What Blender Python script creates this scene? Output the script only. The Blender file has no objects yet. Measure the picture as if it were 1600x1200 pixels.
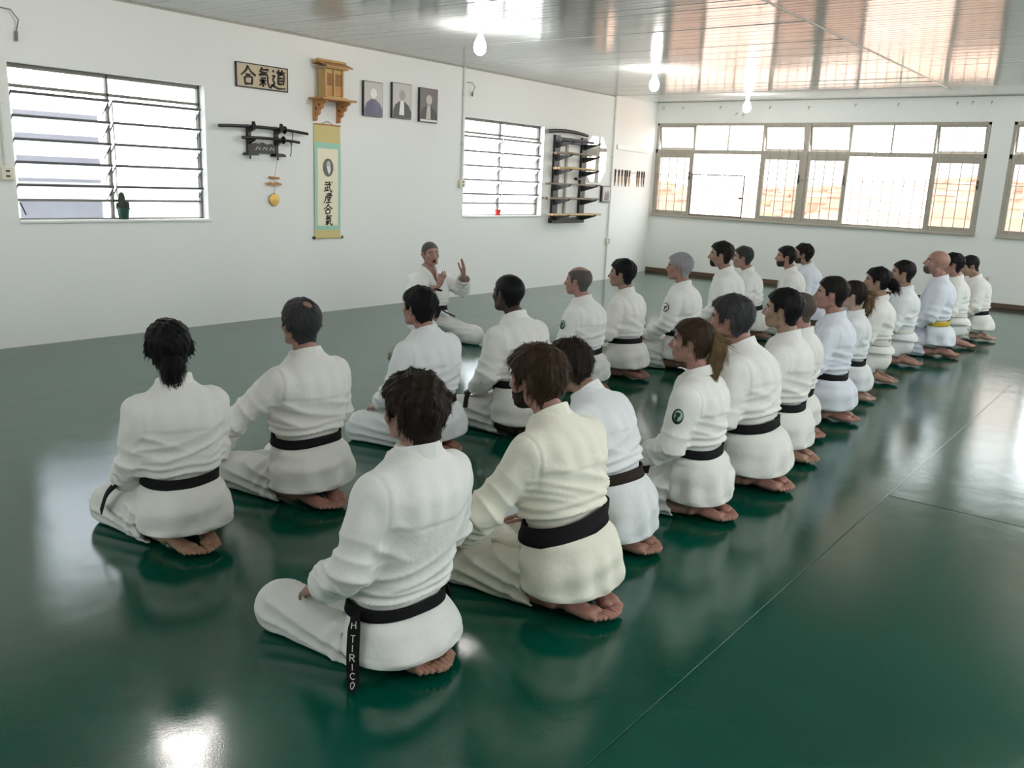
import bpy, bmesh, math, random, time
import numpy as np
from mathutils import Vector, Matrix
from mathutils.bvhtree import BVHTree
T0 = time.time()
SC = bpy.context.scene
COL = SC.collection

# ------------------------------------------------------------------ camera, sky, exposure
cam_data = bpy.data.cameras.new('camera')
cam = bpy.data.objects.new('camera', cam_data); COL.objects.link(cam)
cam.location = (0, 0, 1.55)
cam.rotation_euler = (math.radians(77.015787), math.radians(-2.39707), math.radians(37.676081))
cam_data.sensor_width = 36.0
cam_data.lens = 36.0*1378.106/1600.0
cam_data.clip_start = 0.05; cam_data.clip_end = 2000
SC.camera = cam

world = bpy.data.worlds.new('overcast_sky'); SC.world = world
world.use_nodes = True
bg = world.node_tree.nodes['Background']
bg.inputs[0].default_value = (0.955, 0.985, 1.0, 1)
bg.inputs[1].default_value = 5.2
BULB_STRENGTH = 120.0
SC.view_settings.view_transform = 'Standard'
SC.view_settings.look = 'None'
SC.view_settings.exposure = 0.58
SC.view_settings.gamma = 1.0
SC.view_settings.use_curve_mapping = False
SC.cycles.max_bounces = 10
SC.cycles.diffuse_bounces = 6
SC.cycles.glossy_bounces = 5
SC.cycles.transparent_max_bounces = 12
SC.cycles.caustics_reflective = False
SC.cycles.sample_clamp_indirect = 6.0

# ------------------------------------------------------------------ materials
def srgb(r, g, b):
    f = lambda c: c/12.92 if c <= .04045 else ((c+.055)/1.055)**2.4
    return (f(r/255), f(g/255), f(b/255))
def new_mat(name):
    m = bpy.data.materials.new(name); m.use_nodes = True
    nt = m.node_tree; p = nt.nodes['Principled BSDF']
    return m, nt, p
def N(nt, kind, **kw):
    n = nt.nodes.new(kind)
    for k, v in kw.items():
        if k in n.inputs: n.inputs[k].default_value = v
        else: setattr(n, k, v)
    return n
def mat(name, col, rough=.6, spec=.5, metal=0, noise=0, nscale=8, bump=0, bscale=60, stretch=(1,1,1), coords='Object', emit=0):
    """plain surface with colour mottling and fine relief"""
    m, nt, p = new_mat(name)
    p.inputs['Base Color'].default_value = (*col, 1)
    p.inputs['Roughness'].default_value = rough
    p.inputs['Specular IOR Level'].default_value = spec
    p.inputs['Metallic'].default_value = metal
    if emit:
        p.inputs['Emission Color'].default_value = (*col, 1); p.inputs['Emission Strength'].default_value = emit
    if noise or bump:
        tc = N(nt, 'ShaderNodeTexCoord'); mp = N(nt, 'ShaderNodeMapping')
        mp.inputs['Scale'].default_value = stretch
        nt.links.new(tc.outputs[coords], mp.inputs[0])
    if noise:
        tn = N(nt, 'ShaderNodeTexNoise', Scale=nscale, Detail=4.0)
        nt.links.new(mp.outputs[0], tn.inputs['Vector'])
        mx = N(nt, 'ShaderNodeMixRGB'); 
        mx.inputs[1].default_value = (*[c*(1-noise) for c in col], 1)
        mx.inputs[2].default_value = (*[min(1, c*(1+noise)) for c in col], 1)
        nt.links.new(tn.outputs[0], mx.inputs[0]); nt.links.new(mx.outputs[0], p.inputs['Base Color'])
    if bump:
        tb = N(nt, 'ShaderNodeTexNoise', Scale=bscale, Detail=3.0)
        nt.links.new(mp.outputs[0], tb.inputs['Vector'])
        b = N(nt, 'ShaderNodeBump', Strength=min(1, bump), Distance=.004)
        nt.links.new(tb.outputs[0], b.inputs['Height']); nt.links.new(b.outputs[0], p.inputs['Normal'])
    return m
def fabric(name, col, weave=380, b=.35):
    m, nt, p = new_mat(name)
    p.inputs['Roughness'].default_value = .92; p.inputs['Specular IOR Level'].default_value = .15
    p.inputs['Sheen Weight'].default_value = .12; p.inputs['Sheen Roughness'].default_value = .5
    tc = N(nt, 'ShaderNodeTexCoord')
    tn = N(nt, 'ShaderNodeTexNoise', Scale=7.0, Detail=5.0)
    nt.links.new(tc.outputs['Object'], tn.inputs['Vector'])
    mx = N(nt, 'ShaderNodeMixRGB'); mx.inputs[1].default_value = (*[c*.93 for c in col], 1); mx.inputs[2].default_value = (*[min(1, c*1.05) for c in col], 1)
    nt.links.new(tn.outputs[0], mx.inputs[0]); nt.links.new(mx.outputs[0], p.inputs['Base Color'])
    tv = N(nt, 'ShaderNodeTexVoronoi', Scale=float(weave)); nt.links.new(tc.outputs['Object'], tv.inputs['Vector'])
    t2 = N(nt, 'ShaderNodeTexNoise', Scale=38.0, Detail=4.0); nt.links.new(tc.outputs['Object'], t2.inputs['Vector'])
    ad = N(nt, 'ShaderNodeMath', operation='MULTIPLY_ADD'); ad.inputs[1].default_value = .12
    nt.links.new(tv.outputs['Distance'], ad.inputs[0]); nt.links.new(t2.outputs[0], ad.inputs[2])
    bp = N(nt, 'ShaderNodeBump', Strength=b, Distance=.006); nt.links.new(ad.outputs[0], bp.inputs['Height'])
    nt.links.new(bp.outputs[0], p.inputs['Normal'])
    return m
def hair_mat(name, c1, c2, rough=.45):
    m, nt, p = new_mat(name)
    p.inputs['Roughness'].default_value = rough; p.inputs['Specular IOR Level'].default_value = .14
    tc = N(nt, 'ShaderNodeTexCoord'); mp = N(nt, 'ShaderNodeMapping'); mp.inputs['Scale'].default_value = (150, 150, 22)
    nt.links.new(tc.outputs['Object'], mp.inputs[0])
    tn = N(nt, 'ShaderNodeTexNoise', Scale=1.0, Detail=3.0); nt.links.new(mp.outputs[0], tn.inputs['Vector'])
    mx = N(nt, 'ShaderNodeMixRGB'); mx.inputs[1].default_value = (*c1, 1); mx.inputs[2].default_value = (*c2, 1)
    nt.links.new(tn.outputs[0], mx.inputs[0]); nt.links.new(mx.outputs[0], p.inputs['Base Color'])
    bp = N(nt, 'ShaderNodeBump', Strength=.7, Distance=.004); nt.links.new(tn.outputs[0], bp.inputs['Height'])
    nt.links.new(bp.outputs[0], p.inputs['Normal'])
    return m
def skin_mat(name, col):
    m = mat(name, col, rough=.5, spec=.35, noise=.16, nscale=22, bump=.25, bscale=160)
    p = m.node_tree.nodes['Principled BSDF']
    p.inputs['Subsurface Weight'].default_value = .0
    return m
def glass_mat(name, tint, rough=.0, cover=0.0, covcol=(.8,.8,.8)):
    """thin pane: straight-through light tinted, Fresnel gloss, optional milky share"""
    m = bpy.data.materials.new(name); m.use_nodes = True
    nt = m.node_tree; nt.nodes.clear()
    out = N(nt, 'ShaderNodeOutputMaterial')
    tr = N(nt, 'ShaderNodeBsdfTransparent'); tr.inputs[0].default_value = (*tint, 1)
    gl = N(nt, 'ShaderNodeBsdfGlossy'); gl.inputs['Roughness'].default_value = rough+.02
    fr = N(nt, 'ShaderNodeFresnel'); fr.inputs[0].default_value = 1.45
    mx = N(nt, 'ShaderNodeMixShader')
    gm = N(nt, 'ShaderNodeNewGeometry')          # only the face met first mirrors; leaving the slab is not a second mirror
    sb = N(nt, 'ShaderNodeMath', operation='SUBTRACT'); sb.inputs[0].default_value = 1.0; nt.links.new(gm.outputs['Backfacing'], sb.inputs[1])
    ml = N(nt, 'ShaderNodeMath', operation='MULTIPLY'); nt.links.new(fr.outputs[0], ml.inputs[0]); nt.links.new(sb.outputs[0], ml.inputs[1])
    nt.links.new(ml.outputs[0], mx.inputs[0]); nt.links.new(gl.outputs[0], mx.inputs[2])
    if cover:
        tl = N(nt, 'ShaderNodeBsdfTranslucent'); tl.inputs[0].default_value = (*covcol, 1)
        m2 = N(nt, 'ShaderNodeMixShader'); m2.inputs[0].default_value = cover
        nt.links.new(tr.outputs[0], m2.inputs[1]); nt.links.new(tl.outputs[0], m2.inputs[2])
        nt.links.new(m2.outputs[0], mx.inputs[1])
    else:
        nt.links.new(tr.outputs[0], mx.inputs[1])
    nt.links.new(mx.outputs[0], out.inputs[0])
    return m

M = {}
M['wall'] = mat('white_wall_paint', srgb(236, 237, 234), rough=.75, spec=.25, noise=.018, nscale=1.2, bump=.12, bscale=90)
M['frame'] = mat('grey_window_paint', srgb(172, 166, 155), rough=.55, noise=.12, nscale=9)
M['louver_bar'] = mat('grey_louver_paint', srgb(84, 82, 80), rough=.5, noise=.08, nscale=20)
M['louver_frame'] = mat('dark_grey_louver_frame', srgb(118, 114, 108), rough=.5, noise=.08, nscale=20)
M['glass_clear'] = glass_mat('clear_glass', (.93, .95, .95))
M['glass_tint'] = glass_mat('smoked_glass', (.60, .57, .545))
M['glass_milk'] = glass_mat('frosted_glass', (.80, .82, .84), rough=.3, cover=.75, covcol=(.95,.97,1))
M['black_wood'] = mat('black_lacquer', (.012, .011, .011), rough=.35, noise=.25, nscale=30)
M['black_cord'] = mat('black_cord', (.02, .02, .022), rough=.8)
M['wood_tan'] = mat('tan_wood', srgb(186, 134, 84), rough=.55, noise=.2, nscale=5, stretch=(8, 1, 8), bump=.15, bscale=40)
M['wood_gold'] = mat('golden_wood', srgb(190, 158, 100), rough=.5, noise=.18, nscale=6, stretch=(9, 9, 1), bump=.1, bscale=40)
M['wood_pale'] = mat('pale_wood', srgb(204, 176, 128), rough=.5, noise=.16, nscale=6, stretch=(9, 1, 9))
M['wood_dark'] = mat('dark_brown_wood', srgb(92, 58, 40), rough=.5, noise=.25, nscale=6, stretch=(9, 1, 9))
M['wood_grey'] = mat('grey_brown_wood', srgb(140, 126, 112), rough=.55, noise=.16, nscale=6, stretch=(9, 1, 9))
M['wood_red'] = mat('reddish_wood', srgb(196, 142, 108), rough=.5, noise=.16, nscale=6, stretch=(9, 1, 9))
M['skirting'] = mat('brown_skirting', srgb(96, 72, 58), rough=.55, noise=.2, nscale=14)
M['pvc'] = mat('white_pvc', srgb(222, 222, 216), rough=.4)
M['ivory'] = mat('ivory_plastic', srgb(222, 218, 196), rough=.4)
M['dark_slot'] = mat('dark_slot', (.03, .03, .03), rough=.6)
M['cable'] = mat('grey_cable', srgb(120, 120, 116), rough=.6)
M['brass'] = mat('brass', srgb(196, 164, 92), rough=.38, metal=.8, noise=.2, nscale=30)
M['green_pot'] = mat('dark_green_plastic', srgb(20, 66, 52), rough=.4)
M['red_pot'] = mat('red_plastic', srgb(196, 44, 36), rough=.4)
M['cactus'] = mat('cactus_green', srgb(58, 66, 52), rough=.7, noise=.3, nscale=60, bump=.6, bscale=160)
M['soil'] = mat('soil', srgb(60, 46, 36), rough=.9)
M['paper_gold'] = mat('gold_brocade', srgb(206, 192, 132), rough=.7, noise=.08, nscale=120)
M['paper_aqua'] = mat('aqua_brocade', srgb(160, 206, 186), rough=.7, noise=.1, nscale=120)
M['paper_cream'] = mat('cream_paper', srgb(240, 232, 206), rough=.8, noise=.03, nscale=20)
M['sign_paper'] = mat('beige_sign_board', srgb(198, 182, 154), rough=.7, noise=.07, nscale=14)
M['ink'] = mat('black_ink', (.018, .016, .015), rough=.7)
M['ink_grey'] = mat('grey_photo_tone', srgb(110, 108, 104), rough=.5)
M['photo_white'] = mat('white_photo_tone', srgb(228, 228, 226), rough=.4)
M['photo_light'] = mat('pale_photo_tone', srgb(186, 184, 180), rough=.4)
M['photo_mid'] = mat('mid_photo_tone', srgb(92, 90, 88), rough=.4)
M['photo_navy'] = mat('navy_photo_tone', srgb(56, 58, 96), rough=.35)
M['photo_dark'] = mat('dark_photo_tone', srgb(34, 33, 33), rough=.4)
M['mirror'] = mat('mirror_glass', (.92, .93, .93), rough=.01, metal=1)
M['steel'] = mat('dull_steel', srgb(150, 150, 146), rough=.35, metal=.9)
M['socket'] = mat('white_lamp_socket', srgb(226, 224, 216), rough=.4)
M['bulb'] = mat('lit_bulb_glass', (1, .97, .92), rough=.3, emit=BULB_STRENGTH)
M['thread'] = mat('white_embroidery', srgb(216, 216, 210), rough=.8)

def floor_material():
    m, nt, p = new_mat('green_vinyl')
    tc = N(nt, 'ShaderNodeTexCoord')
    n1 = N(nt, 'ShaderNodeTexNoise', Scale=1.3, Detail=6.0); n2 = N(nt, 'ShaderNodeTexNoise', Scale=9.0, Detail=4.0)
    n3 = N(nt, 'ShaderNodeTexNoise', Scale=260.0, Detail=2.0)
    for n in (n1, n2, n3): nt.links.new(tc.outputs['Object'], n.inputs['Vector'])
    r1 = N(nt, 'ShaderNodeMixRGB'); r1.inputs[1].default_value = (*srgb(0, 57, 44), 1); r1.inputs[2].default_value = (*srgb(3, 82, 67), 1)
    nt.links.new(n1.outputs[0], r1.inputs[0])
    # pale scuffs and scratches worn into the vinyl
    mp = N(nt, 'ShaderNodeMapping'); mp.inputs['Scale'].default_value = (.7, 9.0, 1); mp.inputs['Rotation'].default_value = (0, 0, .6)
    nt.links.new(tc.outputs['Object'], mp.inputs[0])
    ns = N(nt, 'ShaderNodeTexNoise', Scale=2.6, Detail=8.0, Roughness=.7); nt.links.new(mp.outputs[0], ns.inputs['Vector'])
    cr = N(nt, 'ShaderNodeValToRGB'); cr.color_ramp.elements[0].position = .60; cr.color_ramp.elements[1].position = .78
    cr.color_ramp.elements[1].color = (.04, .04, .04, 1)
    nt.links.new(ns.outputs[0], cr.inputs[0])
    r2 = N(nt, 'ShaderNodeMixRGB'); r2.inputs[2].default_value = (*srgb(120, 160, 146), 1)
    nt.links.new(cr.outputs[0], r2.inputs[0]); nt.links.new(r1.outputs[0], r2.inputs[1])
    nt.links.new(r2.outputs[0], p.inputs['Base Color'])
    mr = N(nt, 'ShaderNodeMapRange'); mr.inputs['To Min'].default_value = .03; mr.inputs['To Max'].default_value = .12
    nt.links.new(n2.outputs[0], mr.inputs[0]); nt.links.new(mr.outputs[0], p.inputs['Roughness'])
    p.inputs['IOR'].default_value = 1.62
    b1 = N(nt, 'ShaderNodeBump', Strength=.06, Distance=.004); nt.links.new(n3.outputs[0], b1.inputs['Height'])
    n4 = N(nt, 'ShaderNodeTexNoise', Scale=3.2, Detail=2.0); nt.links.new(tc.outputs['Object'], n4.inputs['Vector'])
    b2 = N(nt, 'ShaderNodeBump', Strength=.10, Distance=.02); nt.links.new(n4.outputs[0], b2.inputs['Height']); nt.links.new(b1.outputs[0], b2.inputs['Normal'])
    nt.links.new(b2.outputs[0], p.inputs['Normal'])
    return m
M['floor'] = floor_material()
def ceiling_material():
    m, nt, p = new_mat('glossy_pvc_panel')
    p.inputs['Base Color'].default_value = (*srgb(196, 198, 196), 1)
    tc = N(nt, 'ShaderNodeTexCoord'); mp = N(nt, 'ShaderNodeMapping'); mp.inputs['Scale'].default_value = (.55, 2.4, 1)
    nt.links.new(tc.outputs['Object'], mp.inputs[0])
    n1 = N(nt, 'ShaderNodeTexNoise', Scale=1.0, Detail=1.0); nt.links.new(mp.outputs[0], n1.inputs['Vector'])
    mp2 = N(nt, 'ShaderNodeMapping'); mp2.inputs['Scale'].default_value = (.4, 30, 1); nt.links.new(tc.outputs['Object'], mp2.inputs[0])
    n2 = N(nt, 'ShaderNodeTexNoise', Scale=1.0, Detail=2.0); nt.links.new(mp2.outputs[0], n2.inputs['Vector'])
    b1 = N(nt, 'ShaderNodeBump', Strength=.25, Distance=.03); nt.links.new(n1.outputs[0], b1.inputs['Height'])
    b2 = N(nt, 'ShaderNodeBump', Strength=.12, Distance=.004); nt.links.new(n2.outputs[0], b2.inputs['Height']); nt.links.new(b1.outputs[0], b2.inputs['Normal'])
    nt.links.new(b2.outputs[0], p.inputs['Normal'])
    p.inputs['Roughness'].default_value = .11; p.inputs['IOR'].default_value = 1.36
    return m
M['ceiling'] = ceiling_material()

# ------------------------------------------------------------------ mesh helpers
def link(o, parent=None):
    COL.objects.link(o)
    if parent is not None: o.parent = parent
    return o
def mesh_obj(name, verts, faces, m, parent=None, smooth=False, loc=None, rot=None):
    me = bpy.data.meshes.new(name)
    me.from_pydata([tuple(map(float, v)) for v in verts] if not isinstance(verts, np.ndarray) else verts.tolist(), [], faces if not isinstance(faces, np.ndarray) else faces.tolist())
    for x in (m if isinstance(m, (list, tuple)) else [m]): me.materials.append(x)
    if smooth: me.polygons.foreach_set('use_smooth', [True]*len(me.polygons))
    me.update()
    o = bpy.data.objects.new(name, me)
    if loc is not None: o.location = loc
    if rot is not None: o.rotation_euler = rot
    return link(o, parent)
def empty(name, label, cat, loc=(0, 0, 0), rotz=0, group=None):
    o = bpy.data.objects.new(name, None); o.location = loc; o.rotation_euler = (0, 0, rotz)
    o.empty_display_size = .1
    return tag(link(o), label, cat, group)
def tag(o, label=None, cat=None, group=None, kind=None):
    if label: o['label'] = label
    if cat: o['category'] = cat
    if group: o['group'] = group
    if kind: o['kind'] = kind
    return o
class MB:
    """collects shapes into one mesh"""
    def __init__(s): s.v = []; s.f = []; s.mi = []
    def add(s, vs, fs, mi=0):
        n = len(s.v); s.v += [tuple(v) for v in vs]; s.f += [tuple(i+n for i in f) for f in fs]; s.mi += [mi]*len(fs)
        return s
    def box(s, a, b, bev=0., mi=0, rot=None):
        """box from corner a to corner b with chamfered edges; rot = (Matrix, pivot)"""
        a, b = np.minimum(np.array(a, float), np.array(b, float)), np.maximum(np.array(a, float), np.array(b, float))
        c = (a+b)/2; h = (b-a)/2
        bev = min(bev, h.min()*.49)
        vs = []; fs = []
        if bev <= 0:
            vs = [c+h*np.array((x, y, z)) for x in (-1, 1) for y in (-1, 1) for z in (-1, 1)]
            fs = [(0, 1, 3, 2), (4, 6, 7, 5), (0, 4, 5, 1), (2, 3, 7, 6), (0, 2, 6, 4), (1, 5, 7, 3)]
        else:
            idx = {}
            for x in (-1, 1):
                for y in (-1, 1):
                    for z in (-1, 1):
                        sg = np.array((x, y, z))
                        for ax in range(3):
                            d = np.full(3, bev); d[ax] = 0
                            idx[(x, y, z, ax)] = len(vs); vs.append(c+sg*(h-d))
            for ax in range(3):
                u, w = [(1, 2), (2, 0), (0, 1)][ax]
                for sgn in (-1, 1):
                    q = []
                    for (p_, r_) in ((-1, -1), (1, -1), (1, 1), (-1, 1)):
                        k = [0, 0, 0]; k[ax] = sgn; k[u] = p_; k[w] = r_
                        q.append(idx[(*k, ax)])
                    fs.append(tuple(q) if sgn > 0 else tuple(q[::-1]))
            for ax in range(3):      # edges along ax
                u, w = [(1, 2), (2, 0), (0, 1)][ax]
                for p_ in (-1, 1):
                    for r_ in (-1, 1):
                        k0 = [0, 0, 0]; k1 = [0, 0, 0]
                        k0[ax] = -1; k1[ax] = 1; k0[u] = k1[u] = p_; k0[w] = k1[w] = r_
                        q = (idx[(*k0, u)], idx[(*k1, u)], idx[(*k1, w)], idx[(*k0, w)])
                        fs.append(q if p_*r_ < 0 else q[::-1])
            for x in (-1, 1):
                for y in (-1, 1):
                    for z in (-1, 1):
                        q = (idx[(x, y, z, 0)], idx[(x, y, z, 1)], idx[(x, y, z, 2)])
                        fs.append(q if x*y*z > 0 else q[::-1])
        if rot is not None:
            R, pv = rot; pv = Vector(pv)
            vs = [R @ (Vector(v)-pv) + pv for v in vs]
        return s.add(vs, fs, mi)
    def tube(s, pts, r, n=8, mi=0, flat=None):
        """round tube along pts; r number or list; flat = (normal, ratio) squashes the section"""
        pts = [Vector(p) for p in pts]; m = len(pts)
        rs = r if isinstance(r, (list, tuple, np.ndarray)) else [r]*m
        rings = []; up = None
        for i, p in enumerate(pts):
            t = (pts[min(i+1, m-1)]-pts[max(i-1, 0)]).normalized()
            if up is None:
                up = Vector((0, 0, 1)) if abs(t.z) < .9 else Vector((1, 0, 0))
            a = t.cross(up)
            if a.length < 1e-6: a = t.cross(Vector((0, 1, 0)))
            a.normalize(); b = a.cross(t).normalized(); up = b
            rings.append([p+(a*math.cos(2*math.pi*k/n)+b*math.sin(2*math.pi*k/n))*rs[i] for k in range(n)])
        vs = [v for R in rings for v in R]
        fs = [(i*n+k, i*n+(k+1) % n, (i+1)*n+(k+1) % n, (i+1)*n+k) for i in range(m-1) for k in range(n)]
        fs += [tuple(range(n))[::-1], tuple((m-1)*n+k for k in range(n))]
        return s.add(vs, fs, mi)
    def lathe(s, prof, n=20, c=(0, 0, 0), axis='z', mi=0):
        """profile [(r, h)...] spun about an axis through c"""
        vs = []; m = len(prof)
        for r, h in prof:
            for k in range(n):
                a = 2*math.pi*k/n; x, y = r*math.cos(a), r*math.sin(a)
                v = {'z': (x, y, h), 'x': (h, x, y), 'y': (y, h, x)}[axis]
                vs.append((v[0]+c[0], v[1]+c[1], v[2]+c[2]))
        fs = [(i*n+k, i*n+(k+1) % n, (i+1)*n+(k+1) % n, (i+1)*n+k) for i in range(m-1) for k in range(n)]
        fs += [tuple(range(n))[::-1], tuple((m-1)*n+k for k in range(n))]
        return s.add(vs, fs, mi)
    def prism(s, poly, lo, hi, axis='x', mi=0):
        """2-D outline extruded between lo and hi along axis. axis x: outline is (y, z); y: (x, z); z: (x, y)"""
        n = len(poly)
        mk = {'x': lambda a, b, h: (h, a, b), 'y': lambda a, b, h: (a, h, b), 'z': lambda a, b, h: (a, b, h)}[axis]
        vs = [mk(a, b, lo) for a, b in poly]+[mk(a, b, hi) for a, b in poly]
        ar = sum(poly[i][0]*poly[(i+1) % n][1]-poly[(i+1) % n][0]*poly[i][1] for i in range(n))
        flip = (ar > 0) == (axis == 'y')
        fs = [tuple(range(n))[::-1], tuple(range(n, 2*n))]+[(i, (i+1) % n, n+(i+1) % n, n+i) for i in range(n)]
        if flip: fs = [f[::-1] for f in fs]
        return s.add(vs, fs, mi)
    def build(s, name, m, parent=None, smooth=False, loc=None, rot=None):
        o = mesh_obj(name, s.v, s.f, m, parent, False, loc, rot)
        if any(s.mi): o.data.polygons.foreach_set('material_index', s.mi)
        if smooth:
            o.data.polygons.foreach_set('use_smooth', [True]*len(o.data.polygons))
            try: o.data.set_sharp_from_angle(angle=math.radians(40))
            except Exception: pass
        return o
def structure(o): o['kind'] = 'structure'; return o
def rotm(axis, a): return Matrix.Rotation(a, 3, axis)
# ================================================================== the room
XL, YB, XR, YF, HC = -7.77, 14.84, 2.6, -3.2, 2.935
YC = 12.67                      # the left wall bends here
XC = -8.19                      # where it meets the back wall
def ceil_z(y): return HC + max(0., y-YC)/(YB-YC)*.11
TH = .16
def wall_with_holes(name, axis, at, out, u0, u1, z0, z1, holes):
    """slab wall: axis 'x' -> plane x=at spanning u=y ; 'y' -> plane y=at spanning u=x; out = outward sign"""
    mb = MB(); us = sorted({u0, u1, *[h[0] for h in holes], *[h[1] for h in holes]})
    def bx(a, b, c, d):
        if axis == 'x': mb.box((at, a, c), (at+out*TH, b, d))
        else: mb.box((a, at, c), (b, at+out*TH, d))
    for a, b in zip(us[:-1], us[1:]):
        hs = [h for h in holes if h[0] <= a+1e-6 and h[1] >= b-1e-6]
        z = z0
        for h in sorted(hs, key=lambda h: h[2]): bx(a, b, z, h[2]); z = h[3]
        bx(a, b, z, z1)
    return structure(mb.build(name, M['wall']))
W1 = (3.40, 5.19, 1.055, 2.312); W2 = (9.02, 10.79, 1.066, 2.335)
W3 = (-8.16, -2.67, 1.056, 2.678); W4 = (-2.38, 2.3, 1.05, 2.678)
wall_with_holes('wall_left', 'x', XL, -1, YF-TH, YC, -.05, 3.2, [W1, W2])
seg = MB()
n2 = Vector((-(YB-YC), (XC-XL), 0)).normalized()       # outward
pa, pb = Vector((XL, YC, 0)), Vector((XC, YB, 0)); pb = pb+(pb-pa).normalized()*.1
seg.prism([(pa.x, pa.y), (pb.x, pb.y), (pb.x+n2.x*TH, pb.y+n2.y*TH), (pa.x+n2.x*TH, pa.y+n2.y*TH)], -.05, 3.2, 'z')
structure(seg.build('wall_left_corner', M['wall']))
wall_with_holes('wall_back', 'y', YB, 1, XC-.3, XR+TH, -.05, 3.2, [W3, W4])
W5 = (1.0, 5.8, 1.05, 2.65); W6 = (7.4, 12.2, 1.05, 2.65); W7 = (-5.6, -2.2, 1.05, 2.65)
wall_with_holes('wall_right', 'x', XR, 1, YF-TH, YB+TH, -.05, 3.2, [W5, W6])
wall_with_holes('wall_front', 'y', YF, -1, XL-TH, XR+TH, -.05, 3.2, [W7])

# floor: slab with welded vinyl sheets
fl = MB().box((XC-.3, YF-.2, -.12), (XR+.2, YB+.2, -.004)).build('floor', M['floor']); structure(fl)
XS = -1.08
for i, (x0, x1, y0, y1) in enumerate([(XC-.25, XS-.0015, YF, YB+.02), (XS+.0015, XR, YF, 4.785), (XS+.0015, XR, 4.789, 5.258), (XS+.0015, XR, 5.262, YB+.02)]):
    s = MB().box((x0, y0, -.004), (x1, y1, (0, -.0004, .0004, -.0002)[i]), .0012).build('vinyl_sheet', M['floor'], fl)
# ceiling: pvc planks running across, butted at a joint strip
ce = structure(MB().box((XC-.3, YF-.2, 3.12), (XR+.2, YB+.2, 3.2)).build('ceiling', M['wall']))
rng = random.Random(5)
XJ = -2.86; PW = .2
def plank_mesh(L):
    mb = MB(); mb.prism([(-PW/2+.0015, .0), (-PW/2+.0015, -.0088), (-PW/2+.006, -.010), (-.006, -.010), (-.002, -.0088), (.002, -.0088), (.006, -.010), (PW/2-.006, -.010), (PW/2-.0015, -.0088), (PW/2-.0015, 0)], 0, L, 'x')
    o = mb.build('ceiling_plank', M['ceiling'], ce); return o
lengths = {}
ny = int((YB-YF)/PW)+1
for i in range(ny):
    yc = YF+PW*(i+.5)
    for (x0, x1) in ((XC-.2, XJ-.004), (XJ+.004, XR+.05)):
        L = round(x1-x0, 3)
        if L not in lengths: lengths[L] = o = plank_mesh(L)
        else: o = lengths[L].copy(); COL.objects.link(o); o.parent = ce
        o.location = (x0, yc, ceil_z(yc)+.010)
        o.rotation_euler = (math.atan2(.11, YB-YC)*(yc > YC)+rng.gauss(0, .0016), rng.gauss(0, .0005), 0)
tr = MB().box((XJ-.011, YF, HC-.006), (XJ+.011, YC, HC+.012), .002).build('trim_1', M['pvc']); structure(tr)
bb = MB().box((XC-.02, YB-.016, 0), (XR, YB, .075), .004)
structure(bb.build('baseboard_back', M['skirting']))
# thin cornice lath where wall and ceiling meet
structure(MB().box((XL, YF, HC-.012), (XL+.012, YC, HC+.004)).build('trim_2', M['frame']))
structure(MB().box((XC, YB-.012, 3.045-.014), (XR, YB, 3.05)).build('trim_3', M['frame']))

# ------------------------------------------------------------------ louvred windows in the left wall
def louvre_window(name, W, yoff):
    y0, y1, z0, z1 = W; xf = XL-.105; fw = .028
    fr = MB()
    ym = y0+(y1-y0)*.478+.012
    zt = z0+1.083                      # transom
    zb = z0+.166                       # bar above the fixed bottom lights
    def bar(a, b, c, d, dx=.02): fr.box((xf-dx, a, c), (xf+dx, b, d), .003)
    bar(y0, y1, z1-.034, z1); bar(y0, y1, zt-.013, zt+.013); bar(y0, y1, z0, z0+.014); bar(y0, y1, zb-.011, zb+.011)
    bar(y0, y0+.02, z0, z1); bar(y1-.024, y1, z0, z1); bar(ym-.011, ym+.011, z0, z1)
    w = structure(fr.build(name, M['louver_frame']))
    # fixed lights above and below
    for (a, b) in ((y0+.02, ym-.011), (ym+.011, y1-.024)):
        for (c, d) in ((zt+.013, z1-.034), (z0+.014, zb-.011)):
            MB().box((xf-.002, a, c), (xf+.002, b, d)).build('pane', M['glass_clear'], w)
    # tilting panes: top edge leans into the room, bottom edge out
    tilt = math.radians(47)
    proto = None
    for i in range(5):
        zc = z0+1.03-.185*i
        for (a, b) in ((y0+.022, ym-.013), (ym+.013, y1-.026)):
            ln = b-a
            g = MB().box((-.002, 0, -.185), (.002, ln, 0))
            o = g.build('louver', M['glass_milk'], w, loc=(xf+.07, a, zc), rot=(0, tilt, 0))
            MB().box((-.008, 0, -.008), (.008, ln, .012), .002).build('louver_bar', M['louver_bar'], o)
            s = MB().box((-.004, 0, -.19), (.004, .008, 0)); s.box((-.004, ln-.008, -.19), (.004, ln, 0))
            s.build('louver_clip', M['louver_bar'], o)
            for k in ():
                pass
    # operating rods
    for yy in (ym+.03, y1-.05):
        MB().tube([(xf+.035, yy, z0+.2), (xf+.045, yy, z0+.55), (xf+.035, yy, z0+1.0)], .005, 6).build('operating_rod', M['louver_bar'], w)
    # sill
    MB().box((XL-TH+.02, y0, z0-.02), (XL+.022, y1+.02, z0+.002), .004).build('sill', M['wall'], w)
    return w
louvre_window('window_1', W1, 0)
louvre_window('window_2', W2, 0)
w1 = bpy.data.objects['window_1']
MB().tube([(XL-.08, 3.45, 1.20), (XL-.05, 3.46, 1.15), (XL-.03, 3.47, 1.10)], .006, 6).build('handle', M['dark_slot'], w1)

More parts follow.
